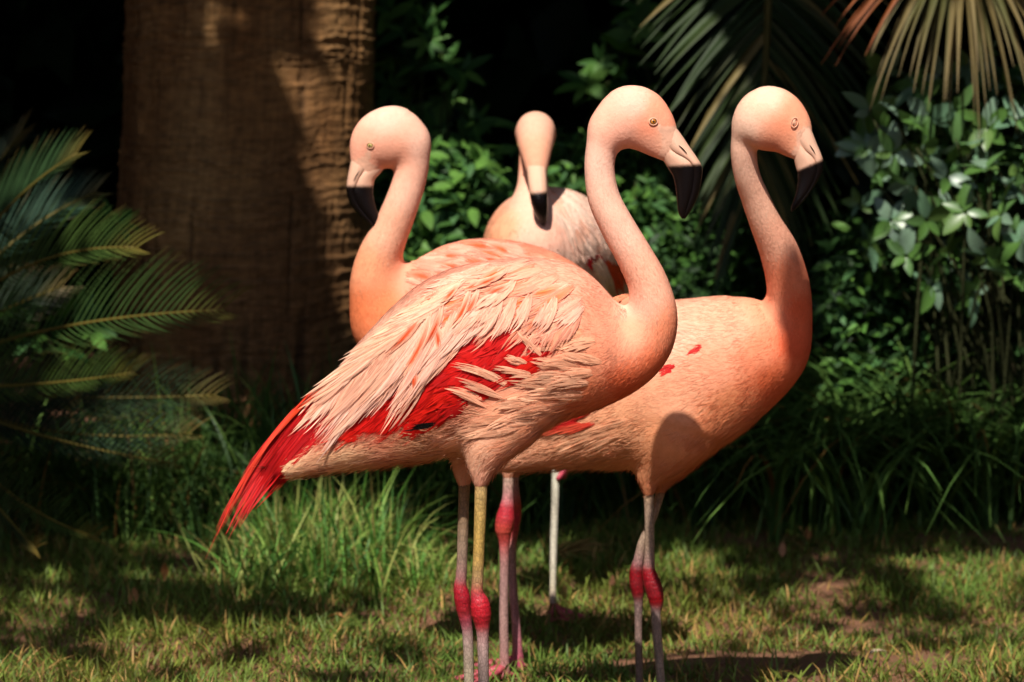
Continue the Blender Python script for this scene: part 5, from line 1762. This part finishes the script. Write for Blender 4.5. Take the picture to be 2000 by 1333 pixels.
def canopy_tree():
    r = np.random.default_rng(81)
    root = empty('shade_tree', (-3.2, 8.9, 0), label='spreading shade tree whose crown overhangs the planting', category='tree')
    n = 40000
    P = np.stack([r.uniform(-5.2, 5.2, n), r.uniform(1.6, 11.6, n), r.uniform(2.9, 4.6, n)], -1)
    # the crown ends in front of the border; leaves thin out towards the clearing
    edge = 4.75 - .36 * (P[:, 2] - 2.9) + .35 * np.sin(P[:, 0] * 1.7)
    P = P[P[:, 1] > edge - r.exponential(.3, n)]
    dd = norm(rand_dirs(len(P), r) * [1, 1, .4])
    sz = r.uniform(.13, .24, len(P))
    # open, small-leaved fringe over the lawn
    m = 15000
    Pf = np.stack([r.uniform(-4, 4, m), r.uniform(1.7, 5.3, m), r.uniform(2.9, 4.2, m)], -1)
    Pf = Pf[vnoise(Pf * 1.8, 83) > r.uniform(.30, .80, m)]
    P = np.concatenate([P, Pf])
    dd = np.concatenate([dd, norm(rand_dirs(len(Pf), r) * [1, 1, .4])])
    sz = np.concatenate([sz, r.uniform(.05, .10, len(Pf))])
    ok = ~sunny(P + dd * sz[:, None] * .5, np.minimum(.085, sz * .5))
    P, dd, sz = P[ok], dd[ok], sz[ok]
    # a few low leaves, added out of view to put the patch of shade on the chest of the right flamingo
    tw = at(np.array([1556, 1552, 1560, 1548]), np.array([600, 640, 670, 690]), 5.38) + SUN * 2.2
    P = np.concatenate([P, tw + _e2 * .03])
    dd = np.concatenate([dd, np.repeat(-_e2[None], 4, 0) + r.normal(0, .15, (4, 3))])
    sz = np.concatenate([sz, [.085, .10, .10, .08]])
    n = len(P)
    col = lin((70, 104, 44)) * r.normal(.7, .15, (n, 1))
    V, q, C = leaf_cloud(leaf_template(3, .3, .2, .1), P, dd, norm(rand_dirs(n, r) * .6 + SUN), sz, np.clip(col, 0, 1))
    link('crown', mesh_np('crown', V, q, col=C, mats=[M_LEAF]), root, kind='stuff')
    b = Bag()
    z = np.linspace(-.05, 3.4, 14)
    Vt, qt, t3 = tube(np.stack([-3.2 + .12 * np.sin(z), 8.9 - .1 * z, z], -1), np.linspace(.24, .15, 14), 14)
    b.add(Vt, qt, t3, lin((96, 80, 62)) * .7)
    link('trunk', b.mesh('trunk', [M_WOOD]), root)
    for e in ((-4, 5, 3.6), (-1.2, 5.5, 3.9), (1.5, 6.2, 3.9), (-1.5, 9.5, 4.0), (2.5, 8.5, 4.1), (-4.5, 10, 3.9), (4.2, 9.4, 4.2)):
        tt = np.linspace(0, 1, 10)[:, None]
        a, c = np.array([-3.2, 8.6, 3.2]), np.array(e)
        m = (a + c) / 2 + [0, 0, .5]
        C_ = (1 - tt) ** 2 * a + 2 * tt * (1 - tt) * m + tt * tt * c
        C_ = C_[~sunny(C_, .1)]
        if len(C_) > 3:
            Vt, qt, t3 = tube(C_, np.linspace(.10, .03, len(C_)), 9)
            link('limb', mesh_np('limb', Vt, qt, t3, col=np.broadcast_to(lin((96, 80, 62)) * .7, (len(Vt), 3)), mats=[M_WOOD]), root)


canopy_tree()


# ================================================================== grasses
def blades(n, root, L, az, lean, arch, hw, col, r, S=5, twist=.5):
    """arching grass blades"""
    k = np.linspace(0, 1, S)
    d = np.stack([np.cos(az), np.sin(az), 0 * az], -1)
    hx = (lean[:, None] * k + arch[:, None] * k ** 2.2) * L[:, None]
    hz = L[:, None] * (k - (lean ** 2 * .35)[:, None] * k - (arch * .75)[:, None] * k ** 3)
    C = root[:, None] + d[:, None] * hx[..., None]
    C[..., 2] += hz
    C[..., 2] = np.maximum(C[..., 2], root[:, 2:3] + .002 * np.ones(S))
    tw = az + np.pi / 2 + r.normal(0, twist, n)
    side = np.stack([np.cos(tw), np.sin(tw), 0 * tw], -1)
    prof = np.interp(k, [0, .3, .7, 1], [.7, 1, .75, .05])
    V, q, _ = ribbons(C, hw[:, None] * prof[None], side)
    cc = np.repeat(col[:, None], S * 2, 1)
    return V, q, cc.reshape(-1, 3)


def lawn():
    r = np.random.default_rng(101)
    n = 190000
    x = r.uniform(-1.9, 1.9, n)
    y = 4.6 + 3.4 * r.random(n) ** .9
    keep = ~soil_mask(x, y) | (r.random(n) < .10)
    p3 = np.stack([x, y, 0 * x], -1)
    den = vnoise(p3 * 5, 31) * .6 + vnoise(p3 * 16, 32) * .4
    keep &= den > r.uniform(.1, .52, n)
    x, y, den = x[keep], y[keep], den[keep]
    n = len(x)
    root = np.stack([x, y, ground_z(x, y) - .004], -1)
    p3 = p3[keep]
    L = r.uniform(.018, .052, n) * (.55 + .9 * vnoise(p3 * 4, 33))
    az = r.uniform(0, 2 * np.pi, n)
    lean = np.abs(r.normal(.55, .35, n)).clip(0, 1.2)
    arch = r.uniform(0, .5, n)
    hw = r.uniform(.0010, .0022, n)
    t = vnoise(p3 * 3, 34)
    dry = (r.random(n) < .14 + .35 * np.clip(t - .5, 0, 1))
    col = lin((96, 116, 46)) * (1 - t)[:, None] + lin((118, 122, 50)) * t[:, None]
    fresh = vnoise(p3 * 6, 35)[:, None]
    col = col * (1 - .5 * fresh) + lin((88, 130, 60)) * .5 * fresh
    col[dry] = lin((166, 132, 78))
    col = np.clip(col * 1.0 * r.normal(1, .2, (n, 1)), 0, 1)
    V, q, C = blades(n, root, L, az, lean, arch, hw, col, r, 4)
    link('lawn_grass', mesh_np('lawn_grass', V, q, col=C, mats=[M_GRASS]), label='patchy short lawn of green and straw-coloured grass', category='grass', kind='stuff')


lawn()


def tuft():
    r = np.random.default_rng(111)
    n = 2300
    px = np.concatenate([r.normal(620, 90, n // 2), r.normal(760, 60, n // 4), r.normal(530, 50, n - n // 2 - n // 4)])
    y = r.normal(6.66, .11, n)
    x = (px - 1000) * y / FPX
    root = np.stack([x, y, ground_z(x, y) - .004], -1)
    L = r.gamma(5, .030, n).clip(.04, .30) * np.clip(1.15 - np.abs(px - 640) / 420, .5, 1)
    col = np.array([lin((92, 138, 58)), lin((122, 150, 68)), lin((70, 112, 52)), lin((150, 156, 84))])[r.integers(4, size=n)] * r.normal(1.05, .25, (n, 1))
    dry = r.random(n) < .12
    col[dry] = lin((170, 150, 90)) * .8
    V, q, C = blades(n, root, L, r.uniform(0, 6.28, n), np.abs(r.normal(.30, .26, n)), np.abs(r.normal(.28, .24, n)).clip(0, .8), r.uniform(.0010, .0028, n), np.clip(col, 0, 1), r, 7)
    link('grass_tuft', mesh_np('grass_tuft', V, q, col=C, mats=[M_GRASS]), label='bright sunlit tuft of long green grass under the front flamingo tail', category='grass', kind='stuff')


tuft()


def strap(name, label, n, px0, px1, y0, y1, Lr, tone, seed, hwr=(.0028, .006), arch0=.1):
    r = np.random.default_rng(seed)
    m = n // 22
    cx, cy = r.uniform(px0, px1, m), y0 + (y1 - y0) * r.random(m)
    k = r.integers(m, size=n)
    y = cy[k] + r.normal(0, .05, n)
    x = (cx[k] - 1000) * y / FPX + r.normal(0, .03, n)
    root = np.stack([x, y, ground_z(x, y) - .005], -1)
    L = r.uniform(*Lr, n)
    col = np.array([lin(t) for t in tone])[r.integers(len(tone), size=n)] * r.normal(.95, .18, (n, 1))
    dry = r.random(n) < .05
    col[dry] = lin((150, 110, 60)) * .7
    V, q, C = blades(n, root, L, r.uniform(0, 6.28, n), np.abs(r.normal(.22, .15, n)), r.uniform(arch0, arch0 + .6, n), r.uniform(*hwr, n), np.clip(col, 0, 1), r, 9, .35)
    link(name, mesh_np(name, V, q, col=C, mats=[M_GRASS]), label=label, category='grass', kind='stuff')


SG = [(62, 92, 42), (78, 108, 48), (56, 84, 42), (92, 120, 56)]
strap('border_grass', 'dark arching strap-leaved grass along the border on the right', 2200, 1180, 2120, 7.2, 8.2, (.28, .55), SG, 121, (.0028, .006), .3)
strap('border_grass', 'taller arching strap leaves in front of the pale green shrub', 700, 1500, 2120, 7.1, 7.4, (.34, .60), [(84, 118, 56), (96, 128, 60), (70, 100, 48)], 124, (.003, .0065), .5)
strap('border_grass', 'dark strap-leaved grass at the foot of the palm trunk', 1500, 330, 1150, 7.0, 7.5, (.22, .46), SG, 122, (.002, .0042))
strap('border_grass', 'low shaded grass below the cycad fronds on the left', 1300, -80, 420, 6.95, 7.5, (.14, .34), SG, 123, (.0018, .0036))


# ================================================================== small things on the lawn
def fallen_leaf(label, px, py, L, yaw, tilt, tone, seed, w=.26):
    r = np.random.default_rng(seed)
    g = ground_at(px, py)
    V, q = leaf_template(9, w, .5, -.35 if tilt > .3 else .1)
    L = L * .72
    V = V * L
    V[:, 2] += .1 * L * np.sin(V[:, 0] / L * 5 + seed) * .5
    ca, sa, ct, st = math.cos(yaw), math.sin(yaw), math.cos(tilt), math.sin(tilt)
    X = np.stack([V[:, 0] * ct - V[:, 2] * st, V[:, 1], V[:, 0] * st + V[:, 2] * ct], -1)
    X = np.stack([X[:, 0] * ca - X[:, 1] * sa, X[:, 0] * sa + X[:, 1] * ca, X[:, 2]], -1) + np.array([g[0], g[1], float(ground_z(g[0], g[1])) + .012])
    link('fallen_leaf', mesh_np('fallen_leaf', X, q, col=np.clip(lin(tone) * .8 * r.normal(1, .1, (len(X), 1)), 0, 1), mats=[M_DRY]), label=label, category='leaf', group='dry leaves fallen on the lawn')


for k, a in enumerate((
        ('curled dry leaf standing upright on the lawn, lower of the two at left', 262, 1195, .048, 1.4, 1.2, (186, 130, 84)),
        ('small upright dry leaf at the edge of the shade on the left', 322, 1140, .042, 1.7, 1.3, (176, 116, 66)),
        ('long dry leaf lying below the tip of the red tail', 380, 1130, .06, 5.9, .1, (150, 136, 104)),
        ('flat straw-coloured leaf left of the front flamingo legs', 480, 1212, .06, 6.1, .1, (170, 146, 86)),
        ('tan leaf lying to the right of the bright grass tuft', 640, 1220, .05, 5.7, .2, (176, 122, 76)),
        ('pinkish dry leaf standing right of the dark red knees', 1528, 1110, .040, 1.5, 1.2, (196, 140, 104)),
        ('upright tan leaf at the border right of the dark red knees', 1578, 1075, .038, 1.6, 1.3, (180, 122, 72)),
        ('pale curved leaf lying at the border on the right', 1640, 1075, .06, 5.8, .15, (140, 128, 96)),
        ('orange dry leaf lying among the right border grass', 1660, 1040, .055, 3.2, .2, (176, 110, 60)),
        ('tiny dry leaf between the pale leg and the dark knees', 1196, 1168, .03, 1.4, 1.0, (186, 130, 96)),
        ('whitish dry leaf lying on the bare red soil', 1690, 1288, .06, .3, .1, (196, 176, 150)),
        ('straw leaf lying above the bare soil patch', 1700, 1130, .05, 5.9, .1, (170, 146, 92)))):
    fallen_leaf(*a, seed=k + 1, w=.16 if a[3] > .05 else .26)


def seed_spray():
    r = np.random.default_rng(131)
    c = at(1075, 1095, 6.75)
    foot = ground_at(1080, 1130)
    bag = Bag()
    tt = np.linspace(0, 1, 8)[:, None]
    V, q, t = tube(np.concatenate([foot + (c - foot) * tt]), np.linspace(.002, .0014, 8), 6)
    bag.add(V, q, t, lin((160, 132, 76)) * .8)
    for k in range(16):
        e = at(1150 + r.uniform(-40, 50), 1085 + (k - 8) * 4.2 + r.uniform(-4, 4), 6.75 + r.normal(0, .02))
        m = (c + e) / 2 + np.array([0, 0, .022])
        C = (1 - tt) ** 2 * c + 2 * tt * (1 - tt) * m + tt * tt * e
        V, q, t = tube(C, np.array([.0012, .0016, .0022, .0026, .0026, .0024, .002, .0006]), 6)
        bag.add(V, q, t, lin((176, 144, 84)) * .8 * r.normal(1, .1))
    link('grass_seed_head', bag.mesh('grass_seed_head', [M_DRY]), label='dry golden grass seed head beside the pale leg of the back flamingo', category='seed head')


seed_spray()
